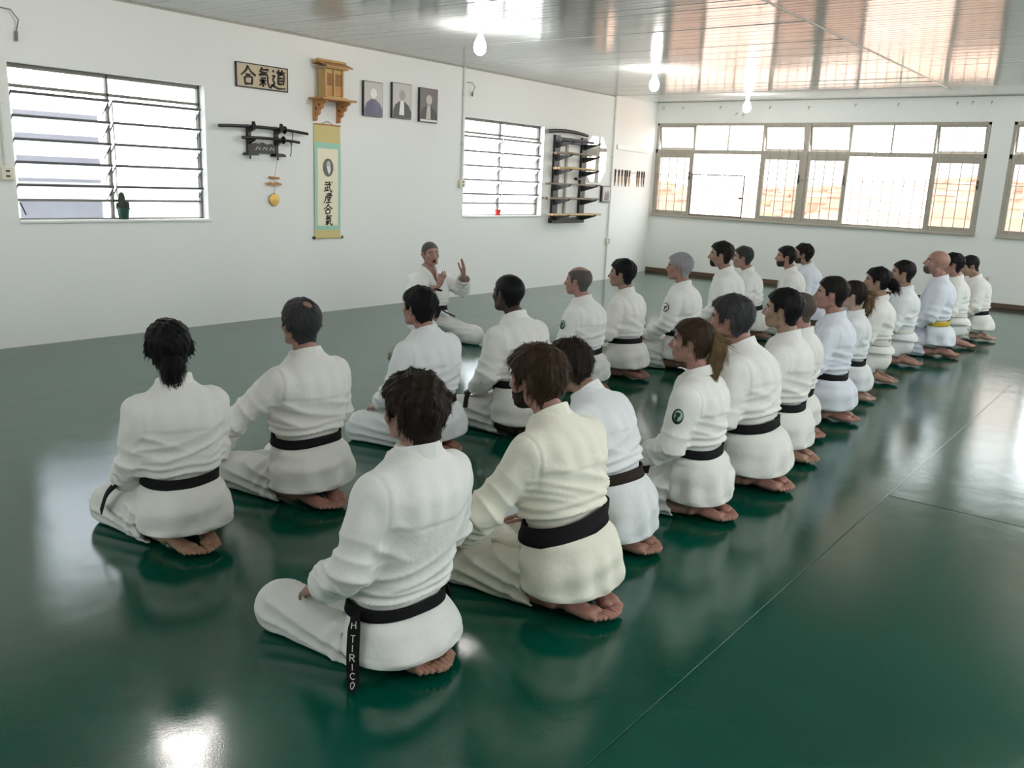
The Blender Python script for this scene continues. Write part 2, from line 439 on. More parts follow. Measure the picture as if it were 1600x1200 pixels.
# ribbed sheet standing outside the first window
rb = MB(); nr = 60; v = []
ya, yb_ = 3.45, 4.52
for i in range(nr*2+1):
    yy = ya+(yb_-ya)*i/(nr*2); xx = XL-.75+(.012 if i % 2 else -.012)
    v += [(xx, yy, -.2), (xx, yy, 2.12)]
rb.add(v, [(2*i, 2*i+2, 2*i+3, 2*i+1) for i in range(nr*2)])
M['ribbed'] = mat('grey_ribbed_sheet', srgb(214, 212, 218), rough=.7)
_p = M['ribbed'].node_tree; _t = N(_p, 'ShaderNodeBsdfTranslucent'); _t.inputs[0].default_value = (.55, .55, .58, 1); _x = N(_p, 'ShaderNodeMixShader'); _x.inputs[0].default_value = .8
_o = [n for n in _p.nodes if n.type == 'OUTPUT_MATERIAL'][0]; _p.links.new(_p.nodes['Principled BSDF'].outputs[0], _x.inputs[1]); _p.links.new(_t.outputs[0], _x.inputs[2]); _p.links.new(_x.outputs[0], _o.inputs[0])
rs = rb.build('ribbed_sheet', M['ribbed'])
tag(rs, 'grey ribbed sheet standing outside the left half of the first louvred window', 'panel')
md = rs.modifiers.new('thick', 'SOLIDIFY'); md.thickness = .004
post = MB().box((XL-.70, 3.62, -.2), (XL-.64, 3.70, 2.25), .006); post.box((XL-.70, 3.40, 1.30), (XL-.66, 4.6, 1.36), .006)
tag(post.build('white_post', M['pvc']), 'white post with a rail in front of the ribbed sheet outside', 'post')
structure(MB().box((-11.5, 0, -.4), (XL-TH, YB, -.2)).build('trim_ledge', M['wall']))

# ------------------------------------------------------------------ long casement windows in the back wall
def casement_window(name, W, cols, plane, along, inward, lower_open, grille_gap=.155, detail=True):
    """along: 'x' or 'y'; plane: coordinate of the wall face; inward: sign pointing into the room"""
    u0, u1, z0, z1 = W
    def P(u, d, z): return (u, plane+inward*d, z) if along == 'x' else (plane+inward*d, u, z)
    mb = MB(); zt0, zt1 = 2.155, 2.225
    def bx(m_, a, b, c, d, d0=-.07, d1=-.012, bev=.004): m_.box(P(a, d0, c), P(b, d1, d), bev)
    bx(mb, u0, u1, z1-.045, z1); bx(mb, u0, u1, z0, z0+.04, -.09, .015)
    bx(mb, u0, u0+.045, z0, z1); bx(mb, u1-.045, u1, z0, z1)
    bx(mb, u0, u1, zt0, zt1)
    for a, b, kind in cols:
        if kind == 'mull': bx(mb, a, b, z0, z1, -.08, -.005)
    w = structure(mb.build(name, M['frame']))
    for a, b, kind in cols:
        if kind == 'sash':
            s = MB(); f = .045
            for (c, d) in ((z0+.04, zt0),):
                bx(s, a, a+f, c, d, -.06, -.008); bx(s, b-f, b, c, d, -.06, -.008); bx(s, a+f, b-f, c, c+f, -.06, -.008); bx(s, a+f, b-f, d-f-.03, d, -.06, -.008)
            so = s.build('sash', M['frame'], w)
            p = MB(); bx(p, a+f, b-f, z0+.04+f, zt0-f-.03, -.036, -.032, 0); p.build('pane', M['glass_tint'], so)
            if detail:
                h = MB(); bx(h, b-.035, b-.012, 1.72, 1.84, -.008, .012, .003); bx(h, b-.03, b-.017, 1.70, 1.76, .0, .035, .003); h.build('latch', M['dark_slot'], so)
            # hopper light above, hung at the top and pushed out below
            hp = MB(); f = .03; hh = z1-.045-zt1
            ang = .16
            R_ = rotm('X' if along == 'x' else 'Y', (ang if along == 'x' else -ang)*(1 if inward < 0 else -1))
            pv = P((a+b)/2, -.04, z1-.045)
            for (c0, c1, e0, e1) in ((a, a+f, zt1, z1-.045), (b-f, b, zt1, z1-.045), (a+f, b-f, zt1, zt1+f), (a+f, b-f, z1-.045-f, z1-.045)):
                hp.box(P(c0, -.055, e0), P(c1, -.025, e1), .003, rot=(R_, pv))
            ho = hp.build('hopper_frame', M['frame'], w)
            g = MB(); g.box(P(a+f, -.042, zt1+f), P(b-f, -.038, z1-.045-f), 0, rot=(R_, pv)); g.build('pane', M['glass_clear'], ho)
        if kind == 'open':
            mid = (a+b)/2
            m2 = MB(); bx(m2, mid-.012, mid+.012, zt1, z1-.045, -.055, -.025, .003)
            bx(m2, a, a+.025, z0+.04, z1, -.06, -.01); bx(m2, b-.03, b, z0+.04, z1, -.06, -.01)
            mo = m2.build('mullion', M['frame'], w)
            for (c, d) in ((a+.025, mid-.012), (mid+.012, b-.03)):
                g = MB(); bx(g, c, d, zt1, z1-.045, -.042, -.038, 0); g.build('pane', M['glass_clear'], w)
            if lower_open == 'pane' or not detail:
                g = MB(); bx(g, a+.025, b-.03, z0+.04, zt0, -.042, -.038, 0); g.build('pane', M['glass_clear'], w)
    if detail:
        nb = int((u1-u0)/grille_gap); pr = None
        for i in range(1, nb):
            u = u0+(u1-u0)*i/nb
            if pr is None:
                pr = MB().tube([P(0, .022, z0+.02), P(0, .022, z1-.01)], .0065, 6).build('grille_bar', M['frame'], w); o = pr
            else:
                o = pr.copy(); COL.objects.link(o); o.parent = w
            o.location = P(u, 0, 0) if False else ((u, 0, 0) if along == 'x' else (0, u, 0))
        MB().tube([P(u0+.02, .022, 1.775), P(u1-.02, .022, 1.775)], .005, 6).build('grille_rail', M['frame'], w)
        b_ = MB(); bx(b_, u0, u1, z0-.03, z0+.005, -.02, .05); b_.build('sill', M['frame'], w)
    return w
casement_window('window_3', W3, [(-8.115, -7.42, 'sash'), (-7.42, -6.11, 'open'), (-6.11, -5.42, 'sash'), (-5.42, -5.335, 'mull'), (-5.335, -4.68, 'sash'), (-4.68, -3.39, 'open'), (-3.39, -2.715, 'sash')], YB, 'x', -1, 'none')
casement_window('window_4', W4, [(-2.335, -1.66, 'sash'), (-1.66, -.38, 'open'), (-.38, .3, 'sash'), (.3, .385, 'mull'), (.385, 1.05, 'sash'), (1.05, 2.255, 'open')], YB, 'x', -1, 'none')
casement_window('window_fill', W7, [(-5.555, -4.75, 'sash'), (-4.75, -3.1, 'open'), (-3.1, -3.0, 'mull'), (-3.0, -2.245, 'sash')], YF, 'x', 1, 'pane', detail=False)  # front-wall window out of view, added to light the figures' backs
# the small hinged grille gate in the first open bay
w3 = bpy.data.objects['window_3']
gt = MB()
for a, b, c, d in ((-7.37, -6.36, 1.785, 1.805), (-7.37, -6.36, 1.085, 1.105), (-6.38, -6.36, 1.085, 1.805), (-7.37, -7.35, 1.085, 1.805)):
    gt.box((a, YB-.055, c), (b, YB-.035, d), .002)
gt.box((-6.44, YB-.06, 1.40), (-6.37, YB-.03, 1.43), .003)
gt.build('grille_gate', M['louver_bar'], w3)
casement_window('window_5', W5, [(1.045, 2.0, 'sash'), (2.0, 3.35, 'open'), (3.35, 3.45, 'mull'), (3.45, 4.8, 'open'), (4.8, 5.755, 'sash')], XR, 'y', -1, 'pane', detail=False)
casement_window('window_6', W6, [(7.445, 8.4, 'sash'), (8.4, 9.75, 'open'), (9.75, 9.85, 'mull'), (9.85, 11.2, 'open'), (11.2, 12.155, 'sash')], XR, 'y', -1, 'pane', detail=False)

# ------------------------------------------------------------------ the hazy hillside town beyond the back windows
def hill_z(x, y):
    return -24+(y-40)*.072+3*math.sin(x*.013+1.2)+2.5*math.sin(x*.031+y*.01)-max(0, y-360)*.05
hv = []; hf = []; nx_, ny_ = 48, 24
for j in range(ny_+1):
    for i in range(nx_+1):
        y = 32+j*17; x = -.64*y+i*(.64*y+300)/nx_
        hv.append((x, y, hill_z(x, y)))
for j in range(ny_):
    for i in range(nx_):
        a = j*(nx_+1)+i; hf.append((a, a+1, a+nx_+2, a+nx_+1))
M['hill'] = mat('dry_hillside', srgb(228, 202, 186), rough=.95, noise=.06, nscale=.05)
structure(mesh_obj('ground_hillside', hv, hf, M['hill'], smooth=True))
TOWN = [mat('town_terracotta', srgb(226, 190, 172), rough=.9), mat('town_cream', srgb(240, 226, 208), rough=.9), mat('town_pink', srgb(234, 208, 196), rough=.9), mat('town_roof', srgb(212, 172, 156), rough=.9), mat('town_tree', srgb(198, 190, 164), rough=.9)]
tn = MB(); rg = random.Random(11)
for k in range(1100):
    y = 45+rg.random()**.8*380; x = rg.uniform(-.62*y, 280)
    s = rg.uniform(3, 6.5); h = rg.uniform(3, 7); z = hill_z(x, y); r_ = rg.random()
    mi = rg.choice((0, 0, 1, 1, 2, 2)); a = rg.uniform(-.4, .4)
    R_ = rotm('Z', a)
    if r_ < .82:
        tn.box((x-s, y-s*.7, z-3), (x+s, y+s*.7, z+h), 0, mi, rot=(R_, (x, y, z)))
        pts = [Vector((x+sx*s*1.06, y+sy*s*.78, z+h)) for sx, sy in ((-1, -1), (1, -1), (1, 1), (-1, 1))]+[Vector((x-s, y, z+h+1.3)), Vector((x+s, y, z+h+1.3))]
        pts = [R_ @ (p-Vector((x, y, z)))+Vector((x, y, z)) for p in pts]
        tn.add(pts, [(0, 1, 5, 4), (2, 3, 4, 5), (0, 4, 3), (1, 2, 5)], rg.choice((3, 3, 0)))
    else:
        tn.lathe([(.3, z-1), (s*.7, z+1.5), (s*.85, z+h*.6), (s*.5, z+h), (.2, z+h+.8)], 8, (x, y, 0), 'z', 4)
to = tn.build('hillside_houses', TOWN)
tag(to, 'washed-out mass of terracotta and cream houses on the hillside beyond the back windows', 'houses', kind='stuff')

# ------------------------------------------------------------------ bulbs
def bulb(x, y, label, first=[None]):
    if first[0] is None:
        r = empty('light_bulb', label, 'light bulb', group='bare bulbs on the ceiling'); first[0] = r
        MB().lathe([(.045, .0), (.048, -.012), (.030, -.02), (.026, -.062), (.020, -.066)], 20).build('lamp_socket', M['socket'], r, True)
        MB().lathe([(.018, -.064), (.020, -.085), (.034, -.115), (.052, -.155), (.058, -.19), (.052, -.225), (.034, -.25), (.012, -.260), (.001, -.261)], 24).build('bulb_glass', M['bulb'], r, True)
    else:
        r = first[0].copy(); COL.objects.link(r); r['label'] = label
        for c in list(first[0].children):
            d = c.copy(); COL.objects.link(d); d.parent = r
    r.location = (x, y, ceil_z(y)-.001)
    return r
bulb(-5.59, 6.67, 'nearest lit bare bulb on the ceiling, above the framed portraits')
bulb(-5.52, 9.88, 'lit bare bulb on the ceiling, second from the front of the three in view')
bulb(-5.69, 13.05, 'lit bare bulb on the ceiling, farthest back, before the long window')
bulb(-5.55, 3.35, 'lit bare bulb on the ceiling nearest the front, mirrored in the floor')
for yy, nm in ((3.35, 'first'), (6.67, 'second'), (9.88, 'third'), (13.05, 'fourth and farthest')): bulb(-.1, yy, '%s added lit bulb of the unseen right-hand ceiling row, counted from the front' % nm)  # right row is out of view, added to light the near row of students
bulb(-5.55, .1, 'lit bare bulb on the ceiling near the front wall, left row'); bulb(-.1, .1, 'added lit bulb near the front wall, unseen right row')
# ================================================================== figures: signed-distance modelling on voxel grids
def S01(t): t = np.clip(t, 0, 1); return t*t*(3-2*t)
class Vox:
    def __init__(s, lo, hi, h):
        s.h = h; s.lo = np.array(lo, float)-2*h
        s.n = np.ceil((np.array(hi, float)+2*h-s.lo)/h).astype(int)+1
        s.v = np.full(s.n, 1.0, np.float32)
        s.ax = [(s.lo[i]+h*np.arange(s.n[i])).astype(np.float32) for i in range(3)]
    def grids(s, sl=(slice(None),)*3):
        return s.ax[0][sl[0]][:, None, None], s.ax[1][sl[1]][None, :, None], s.ax[2][sl[2]][None, None, :]
    def op(s, fn, lo=None, hi=None, k=.01, mode='u'):
        if lo is None: sl = (slice(None),)*3
        else:
            m = k+3*s.h
            i0 = np.clip(np.floor((np.array(lo)-m-s.lo)/s.h).astype(int), 0, s.n-1); i1 = np.clip(np.ceil((np.array(hi)+m-s.lo)/s.h).astype(int)+1, 1, s.n)
            if (i1 <= i0).any(): return s
            sl = tuple(slice(a, b) for a, b in zip(i0, i1))
        d = fn(*s.grids(sl)).astype(np.float32); a = s.v[sl]
        if mode == 'u':
            h = np.clip(.5+.5*(a-d)/k, 0, 1); s.v[sl] = a+(d-a)*h-k*h*(1-h)
        else:                       # 's' subtract, 'i' intersect
            if mode == 's': d = -d
            h = np.clip(.5-.5*(a-d)/k, 0, 1); s.v[sl] = a+(d-a)*h+k*h*(1-h)
        return s
    # primitives
    def cap(s, a, b, ra, rb=None, k=.01, mode='u', sq=None):
        """tapered capsule; sq = (axis, ratio) flattens it along an axis"""
        a = np.array(a, np.float32); b = np.array(b, np.float32); rb = ra if rb is None else rb
        w = np.ones(3, np.float32)
        if sq: w[sq[0]] = 1/sq[1]
        ba = (b-a)*w; bb = float(ba@ba)+1e-9; r = max(ra, rb)
        def fn(X, Y, Z):
            x, y, z = (X-a[0])*w[0], (Y-a[1])*w[1], (Z-a[2])*w[2]
            t = np.clip((x*ba[0]+y*ba[1]+z*ba[2])/bb, 0, 1)
            return np.sqrt((x-ba[0]*t)**2+(y-ba[1]*t)**2+(z-ba[2]*t)**2)-(ra+(rb-ra)*t)
        return s.op(fn, np.minimum(a, b)-r, np.maximum(a, b)+r, k, mode)
    def ell(s, c, r, k=.01, mode='u', R=None):
        c = np.array(c, np.float32); r = np.array(r, np.float32)
        def fn(X, Y, Z):
            x, y, z = X-c[0], Y-c[1], Z-c[2]
            if R is not None:
                x, y, z = R[0][0]*x+R[1][0]*y+R[2][0]*z, R[0][1]*x+R[1][1]*y+R[2][1]*z, R[0][2]*x+R[1][2]*y+R[2][2]*z
            k0 = np.sqrt((x/r[0])**2+(y/r[1])**2+(z/r[2])**2); k1 = np.sqrt((x/r[0]**2)**2+(y/r[1]**2)**2+(z/r[2]**2)**2)+1e-6
            return k0*(k0-1)/k1
        m = r.max() if R is not None else r
        return s.op(fn, c-m, c+m, k, mode)
    def mesh(s):
        v = s.v; ins = v < 0; n = s.n
        sh = lambda A, d: A[d[0]:n[0]-1+d[0], d[1]:n[1]-1+d[1], d[2]:n[2]-1+d[2]]
        cs = [(x, y, z) for x in (0, 1) for y in (0, 1) for z in (0, 1)]
        cnt = np.zeros(n-1, np.int8)
        for c in cs: cnt += sh(ins, c)
        idx = np.argwhere((cnt > 0) & (cnt < 8)); m = len(idx)
        ids = np.full(n-1, -1, np.int32); ids[tuple(idx.T)] = np.arange(m)
        vals = {c: v[tuple((idx+np.array(c)).T)] for c in cs}
        pos = np.zeros((m, 3)); num = np.zeros(m)
        for a in cs:
            for ax in range(3):
                if a[ax]: continue
                b = list(a); b[ax] = 1; b = tuple(b)
                va, vb = vals[a], vals[b]; cr = (va < 0) != (vb < 0)
                t = np.where(cr, va/np.where(cr, va-vb, 1), 0)
                p = np.tile(np.array(a, float), (m, 1)); p[:, ax] += t
                pos += p*cr[:, None]; num += cr
        V = s.lo+s.h*(idx+pos/num[:, None]); Q = []
        for ax in range(3):
            u, w = (ax+1) % 3, (ax+2) % 3
            sl0 = [slice(None)]*3; sl1 = [slice(None)]*3; sl0[ax] = slice(0, -1); sl1[ax] = slice(1, None)
            A, B = ins[tuple(sl0)], ins[tuple(sl1)]
            e = np.argwhere(A != B); ok = (e[:, u] > 0) & (e[:, w] > 0) & (e[:, u] < n[u]-1) & (e[:, w] < n[w]-1); e = e[ok]
            eu = np.zeros(3, int); eu[u] = 1; ew = np.zeros(3, int); ew[w] = 1
            q = np.stack([ids[tuple(x.T)] for x in (e, e-eu, e-eu-ew, e-ew)], 1)
            fl = ~A[tuple(e.T)]
            q[fl] = q[fl][:, ::-1]; Q.append(q)
        Q = np.concatenate(Q); Q = Q[(Q >= 0).all(1)]
        return V, Q
def vnormals(V, Q):
    n = np.cross(V[Q[:, 2]]-V[Q[:, 0]], V[Q[:, 3]]-V[Q[:, 1]]); out = np.zeros_like(V)
    for i in range(4): np.add.at(out, Q[:, i], n)
    return out/(np.linalg.norm(out, axis=1)[:, None]+1e-12)
def smooth_v(V, Q, it=1, f=.5):
    for _ in range(it):
        acc = np.zeros_like(V); c = np.zeros(len(V))
        for i in range(4):
            a, b = Q[:, i], Q[:, (i+1) % 4]
            np.add.at(acc, a, V[b]); np.add.at(c, a, 1)
        V = V+(acc/np.maximum(c, 1)[:, None]-V)*f
    return V
def fast_mesh(name, V, Q, mats, parent, midx=None, smooth=True):
    me = bpy.data.meshes.new(name); nq = len(Q)
    me.vertices.add(len(V)); me.vertices.foreach_set('co', np.ascontiguousarray(V, np.float32).ravel())
    me.loops.add(nq*4); me.loops.foreach_set('vertex_index', np.ascontiguousarray(Q, np.int32).ravel())
    me.polygons.add(nq); me.polygons.foreach_set('loop_start', np.arange(0, nq*4, 4, dtype=np.int32))
    for m in (mats if isinstance(mats, (list, tuple)) else [mats]): me.materials.append(m)
    if midx is not None: me.polygons.foreach_set('material_index', np.ascontiguousarray(midx, np.int32))
    me.polygons.foreach_set('use_smooth', np.full(nq, smooth))
    me.update(calc_edges=True); me.validate()
    return link(bpy.data.objects.new(name, me), parent)
def snoise(P, f, seed, n=6):
    rs = np.random.RandomState(seed); acc = np.zeros(len(P))
    for i in range(n):
        d = rs.normal(size=3); d *= f*(.6+.8*rs.rand())/np.linalg.norm(d)
        acc += np.sin(P@d+rs.rand()*6.283)
    return acc/math.sqrt(n)*.9
class Parts:
    """joins shells into one vertex / quad / slot list"""
    def __init__(s): s.V = []; s.Q = []; s.M = []; s.n = 0
    def add(s, V, Q, mi=0, flip=False):
        s.V.append(V); s.Q.append((Q[:, ::-1] if flip else Q)+s.n); s.n += len(V)
        s.M.append(np.full(len(Q), mi, np.int32) if np.isscalar(mi) else mi); return s
    def get(s): return np.concatenate(s.V), np.concatenate(s.Q), np.concatenate(s.M)

# ------------------------------------------------------------------ head, hand and foot moulds
def build_head(h, mouth=False):
    g = Vox((-.165, -.13, -.235), (.15, .13, .17), h)
    g.ell((-.014, 0, .028), (.100, .077, .088), .01)
    g.ell((.030, 0, -.040), (.062, .057, .074), .03)
    g.cap((.058, -.012, -.100), (.058, .012, -.100), .023, k=.028)
    for s in (-1, 1):
        g.cap((.0, s*.052, -.055), (.045, s*.030, -.094), .017, .014, k=.03)
        g.ell((.056, s*.043, -.018), (.022, .020, .018), .025)
        g.cap((.078, s*.012, .020), (.066, s*.045, .020), .0095, .008, k=.014)
    g.cap((-.020, 0, -.03), (-.036, 0, -.20), .051, .054, k=.03)
    for s in (-1, 1):
        g.ell((.096, s*.031, .002), (.017, .017, .011), .012, 's')
        g.ell((.0735, s*.031, .001), (.0125, .0125, .0115), .002)
    g.cap((.086, 0, .010), (.106, 0, -.026), .0075, .0115, k=.012)
    for s in (-1, 1): g.ell((.094, s*.0125, -.031), (.012, .0075, .008), .006)
    g.ell((.104, 0, -.037), (.012, .012, .004), .006, 's')
    if mouth:
        g.cap((.081, -.018, -.052), (.081, .018, -.052), .0075, k=.007); g.cap((.076, -.015, -.088), (.076, .015, -.088), .009, k=.008)
        g.ell((.092, 0, -.069), (.030, .019, .0100), .004, 's')
    else:
        g.cap((.083, -.017, -.058), (.083, .017, -.058), .0075, k=.008); g.cap((.081, -.013, -.070), (.081, .013, -.070), .0085, k=.008)
        g.cap((.094, -.022, -.064), (.094, .022, -.064), .0032, k=.004, mode='s')
    for s in (-1, 1):
        R = np.array(rotm('Z', s*-.35) @ rotm('Y', -.18))
        g.ell((-.010, s*.081, -.006), (.019, .0075, .031), .004, R=R)
        g.ell((-.004, s*.088, -.006), (.010, .006, .018), .004, 's', R=R)
        g.ell((-.004, s*.079, -.033), (.009, .006, .010), .004)
    V, Q = g.mesh(); V = smooth_v(V, Q, 1, .3)
    c = V[Q].mean(1); x, y, z = c.T; ay = np.abs(y); mi = np.zeros(len(Q), np.int32)
    de = np.sqrt((x-.0735)**2+(ay-.031)**2+(z-.001)**2)
    ey = (de < .0150) & (x > .0755) & (np.abs(z-.001) < .0052); mi[ey] = 2
    mi[ey & (np.hypot(ay-.0305, z-.001) < .0062)] = 3
    if mouth: mi[(x > .062) & (x < .0805) & (ay < .021) & (np.abs(z+.069) < .0135)] = 3; mi[(x >= .080) & (ay < .026) & (z < -.046) & (z > -.094) & (np.abs(z+.069) > .0095) & (np.abs(z+.069) < .02)] = 4
    else: mi[(x > .079) & (ay < .024) & (z < -.051) & (z > -.078)] = 4
    br = (x > .058) & (ay > .011) & (ay < .054) & (z > .016+.006*np.sin(ay*60)) & (z < .026+.006*np.sin(ay*60)); mi[br] = 5
    return g, V, Q, mi
def build_hand(h, spread=.0, curl=.35):
    """right hand, back of the hand up (+z), fingers to +x, thumb on the +y side; wrist at the origin"""
    g = Vox((-.20, -.075, -.10), (.22, .12, .05), h)
    g.cap((-.20, 0, .0), (-.005, 0, 0), .038, .026, k=.01, sq=(2, .82))
    g.ell((.048, -.002, -.002), (.056, .041, .0150), .012)
    g.ell((.075, -.001, .0), (.030, .041, .0125), .012)
    g.ell((.030, .026, -.010), (.036, .020, .016), .012)
    for i, (y0, L, r) in enumerate([(.030, .072, .0088), (.0095, .080, .0092), (-.0115, .074, .0088), (-.031, .058, .0078)]):
        p = np.array((.092-.004*abs(i-1.2), y0, -.001)); a = (1.3-i)*(.05+spread); pit = .12+curl*.35
        for j, f in enumerate((.42, .32, .26)):
            d = np.array((math.cos(a)*math.cos(pit), math.sin(a)*math.cos(pit), -math.sin(pit)))
            q = p+d*L*f; g.cap(p, q, r*(1-.09*j), r*(1-.09*(j+1)), k=.003); p = q; pit += curl*(.9 if j == 0 else .7)
    p = np.array((.026, .034, -.010)); th = .62+spread*1.2
    for j, (L, r) in enumerate(((.042, .0125), (.034, .0105), (.026, .0095))):
        d = np.array((math.cos(th), math.sin(th), -.18)); q = p+d/np.linalg.norm(d)*L; g.cap(p, q, r, r*.9, k=.006); p = q; th -= .16
    V, Q = g.mesh(); return V, Q, np.zeros(len(Q), np.int32)
def build_foot(h):
    """right foot of a kneeling figure: instep on the floor, sole up, toes to -x; ankle at the origin; inner side is +y"""
    g = Vox((-.25, -.08, -.055), (.36, .08, .085), h)
    g.cap((.34, 0, .012), (.17, 0, .010), .050, .047, k=.02); g.cap((.17, 0, .010), (.02, 0, .0), .047, .034, k=.02)
    g.ell((-.004, 0, .030), (.036, .032, .042), .02)
    g.cap((-.01, 0, .018), (-.10, .002, -.006), .033, .030, k=.02)
    g.cap((-.06, -.022, .002), (-.135, -.026, -.010), .020, .020, k=.02)
    g.ell((-.135, .020, -.012), (.036, .024, .0185), .014); g.ell((-.130, -.014, -.013), (.036, .030, .0165), .014)
    g.ell((-.085, .030, .030), (.05, .016, .020), .018, 's')
    for s in (1, -1): g.ell((.012, s*.033, -.003), (.016, .010, .016), .01)
    for y0, y1, L, r in ((.026, .024, .062, .0128), (.006, .004, .057, .0092), (-.010, -.012, .050, .0088), (-.024, -.027, .042, .0084), (-.037, -.041, .034, .0082)):
        x0 = -.148-(.004 if y0 > 0 else 0)+max(0, -y0)*.45
        g.cap((x0, y0, -.014), (x0-L*.55, (y0+y1)/2, -.012), r*.92, r*.85, k=.003)
        g.cap((x0-L*.55, (y0+y1)/2, -.012), (x0-L, y1, -.018), r*.95, r*1.05, k=.003)
    V, Q = g.mesh(); nn = vnormals(V, Q)[Q].mean(1); c = V[Q].mean(1)
    mi = np.where((nn[:, 2] > .25) & (c[:, 0] < .02), 1, 0).astype(np.int32)
    return V, Q, mi
HEADS = {}; HANDS = {}; FEET = {}
def head_tpl(h, mouth=False):
    k = (h, mouth)
    if k not in HEADS: HEADS[k] = build_head(h, mouth)
    return HEADS[k]
def hand_tpl(h, spread, curl):
    k = (h, spread, curl)
    if k not in HANDS: HANDS[k] = build_hand(h, spread, curl)
    return HANDS[k]
def foot_tpl(h):
    if h not in FEET: FEET[h] = build_foot(h)
    return FEET[h]

# ------------------------------------------------------------------ hair
ZLX = [-.16, -.06, -.036, -.026, .012, .018, .033, .040, .060, .078, .13]
ZLZ = [-.092, -.088, -.060, .016, .022, -.010, -.008, .036, .052, .066, .078]
def strands(V, Q, n, L, wd, lift, seed, crown=(-.035, 0, .12), down=.35):
    rs = np.random.RandomState(seed); nn = vnormals(V, Q)
    i = rs.randint(0, len(V), n); p = V[i]; m = nn[i]
    ok = m[:, 2] > -.75; p, m = p[ok], m[ok]; n = len(p)
    d = p-np.array(crown)+np.array((0, 0, -down*.1))+rs.normal(size=(n, 3))*.03
    d -= m*(d*m).sum(1)[:, None]; d /= np.linalg.norm(d, axis=1)[:, None]+1e-9
    w = np.cross(d, m); l = L*(.5+rs.rand(n))[:, None]; lf = (lift*(.3+rs.rand(n)))[:, None]
    P0 = p-m*.003; P1 = p+d*l*.5+m*lf; P2 = p+d*l+m*lf*.7+np.array((0, 0, -.004))
    W = wd*(.6+.8*rs.rand(n))[:, None]
    vs = np.stack([P0-w*W, P0+w*W, P1-w*W*.8, P1+w*W*.8, P2-w*W*.15, P2+w*W*.15], 1).reshape(-1, 3)
    b = (np.arange(n)*6)[:, None]
    q = np.concatenate([b+np.array([[0, 1, 3, 2]]), b+np.array([[2, 3, 5, 4]])])
    return vs, q
def build_hair(style, h, seed, top=.018, side=.008, mess=.003, bald=None, nape=-.09, nstr=0, slen=.02, lift=.004, tail=None, shift=(0, 0)):
    hg = head_tpl(h)[0] if (h, False) in HEADS else build_head_cached(h)
    g = Vox((0, 0, 0), (0, 0, 0), h); g.h = hg.h; g.lo = hg.lo; g.n = hg.n; g.ax = hg.ax
    X, Y, Z = g.grids()
    r = np.array((.100, .077, .088))
    x, y, z = X+.014, Y, Z-.028
    k0 = np.sqrt((x/r[0])**2+(y/r[1])**2+(z/r[2])**2); k1 = np.sqrt((x/r[0]**2)**2+(y/r[1]**2)**2+(z/r[2]**2)**2)+1e-6
    cr = k0*(k0-1)/k1
    t = side+(top-side)*S01((Z-.005)/.08)+0*X+0*Y
    t = t+mess*np.sin(X*70+seed)*np.sin(Y*60+seed*2.1)+mess*.7*np.sin(X*120+Z*90+seed*1.3)*np.sin(Y*130-Z*40+seed*.7)
    d = np.minimum(cr-t, hg.v-side*.9)
    zl = np.interp(g.ax[0]-shift[0], ZLX, ZLZ)+shift[1]
    zl = np.where((zl < -.03), np.maximum(zl, nape), zl).astype(np.float32)[:, None, None]
    reg = (zl-Z)*.75
    reg = np.maximum(reg, (np.abs(Y)*0+X-.095))
    k = .006; hh = np.clip(.5-.5*(d-reg)/k, 0, 1); d = d+(reg-d)*hh+k*hh*(1-hh)
    g.v = d.astype(np.float32)
    if bald is not None: g.ell(bald[0], bald[1], .012, 's')
    V, Q = g.mesh()
    P = Parts().add(V, Q)
    if nstr:
        sv, sq = strands(V, Q, nstr, slen, .0017, lift, seed); P.add(sv, sq)
    if tail is not None:
        tv = tail(h, seed, nstr)
        for a, b in tv: P.add(a, b)
    V, Q, _ = P.get(); return V, Q
def build_head_cached(h): return head_tpl(h)[0]
def tail_mesh(pts, rad, wav=.006, flatk=.7):
    def f(h, seed, nstr):
        p = np.array(pts, float); lo = p.min(0)-max(rad)-.02; hi = p.max(0)+max(rad)+.02
        g = Vox(lo, hi, h)
        for i in range(len(p)-1): g.cap(p[i], p[i+1], rad[i], rad[i+1], k=.012)
        V, Q = g.mesh(); nn = vnormals(V, Q)
        tdir = (p[-1]-p[0])/np.linalg.norm(p[-1]-p[0]); s = (V-p[0])@tdir
        V = V+nn*(wav*np.sin(snoise(V*np.array((1, 1, .25)), 90, seed)*3+s*25))[:, None]
        out = [(V, Q)]
        if nstr:
            rs = np.random.RandomState(seed); n = int(nstr*.7); i = rs.randint(0, len(V), n); b = V[i]; m = nn[i]
            # strands follow the tail's own run
            j = np.clip(np.searchsorted(np.linspace(0, 1, len(p)), ((b-p[0])@(p[-1]-p[0]))/((p[-1]-p[0])@(p[-1]-p[0])))-1, 0, len(p)-2)
            d = p[j+1]-p[j]; d = d/np.linalg.norm(d, axis=1)[:, None]+rs.normal(size=(n, 3))*.12
            w = np.cross(d, m); w /= np.linalg.norm(w, axis=1)[:, None]+1e-9
            L = (.03+.05*rs.rand(n))[:, None]
            vs = np.stack([b-w*.0016, b+w*.0016, b+d*L*.5+m*.004-w*.0013, b+d*L*.5+m*.004+w*.0013, b+d*L+m*.003-w*.0003, b+d*L+m*.003+w*.0003], 1).reshape(-1, 3)
            bb = (np.arange(n)*6)[:, None]; out.append((vs, np.concatenate([bb+np.array([[0, 1, 3, 2]]), bb+np.array([[2, 3, 5, 4]])])))
        return out
    return f
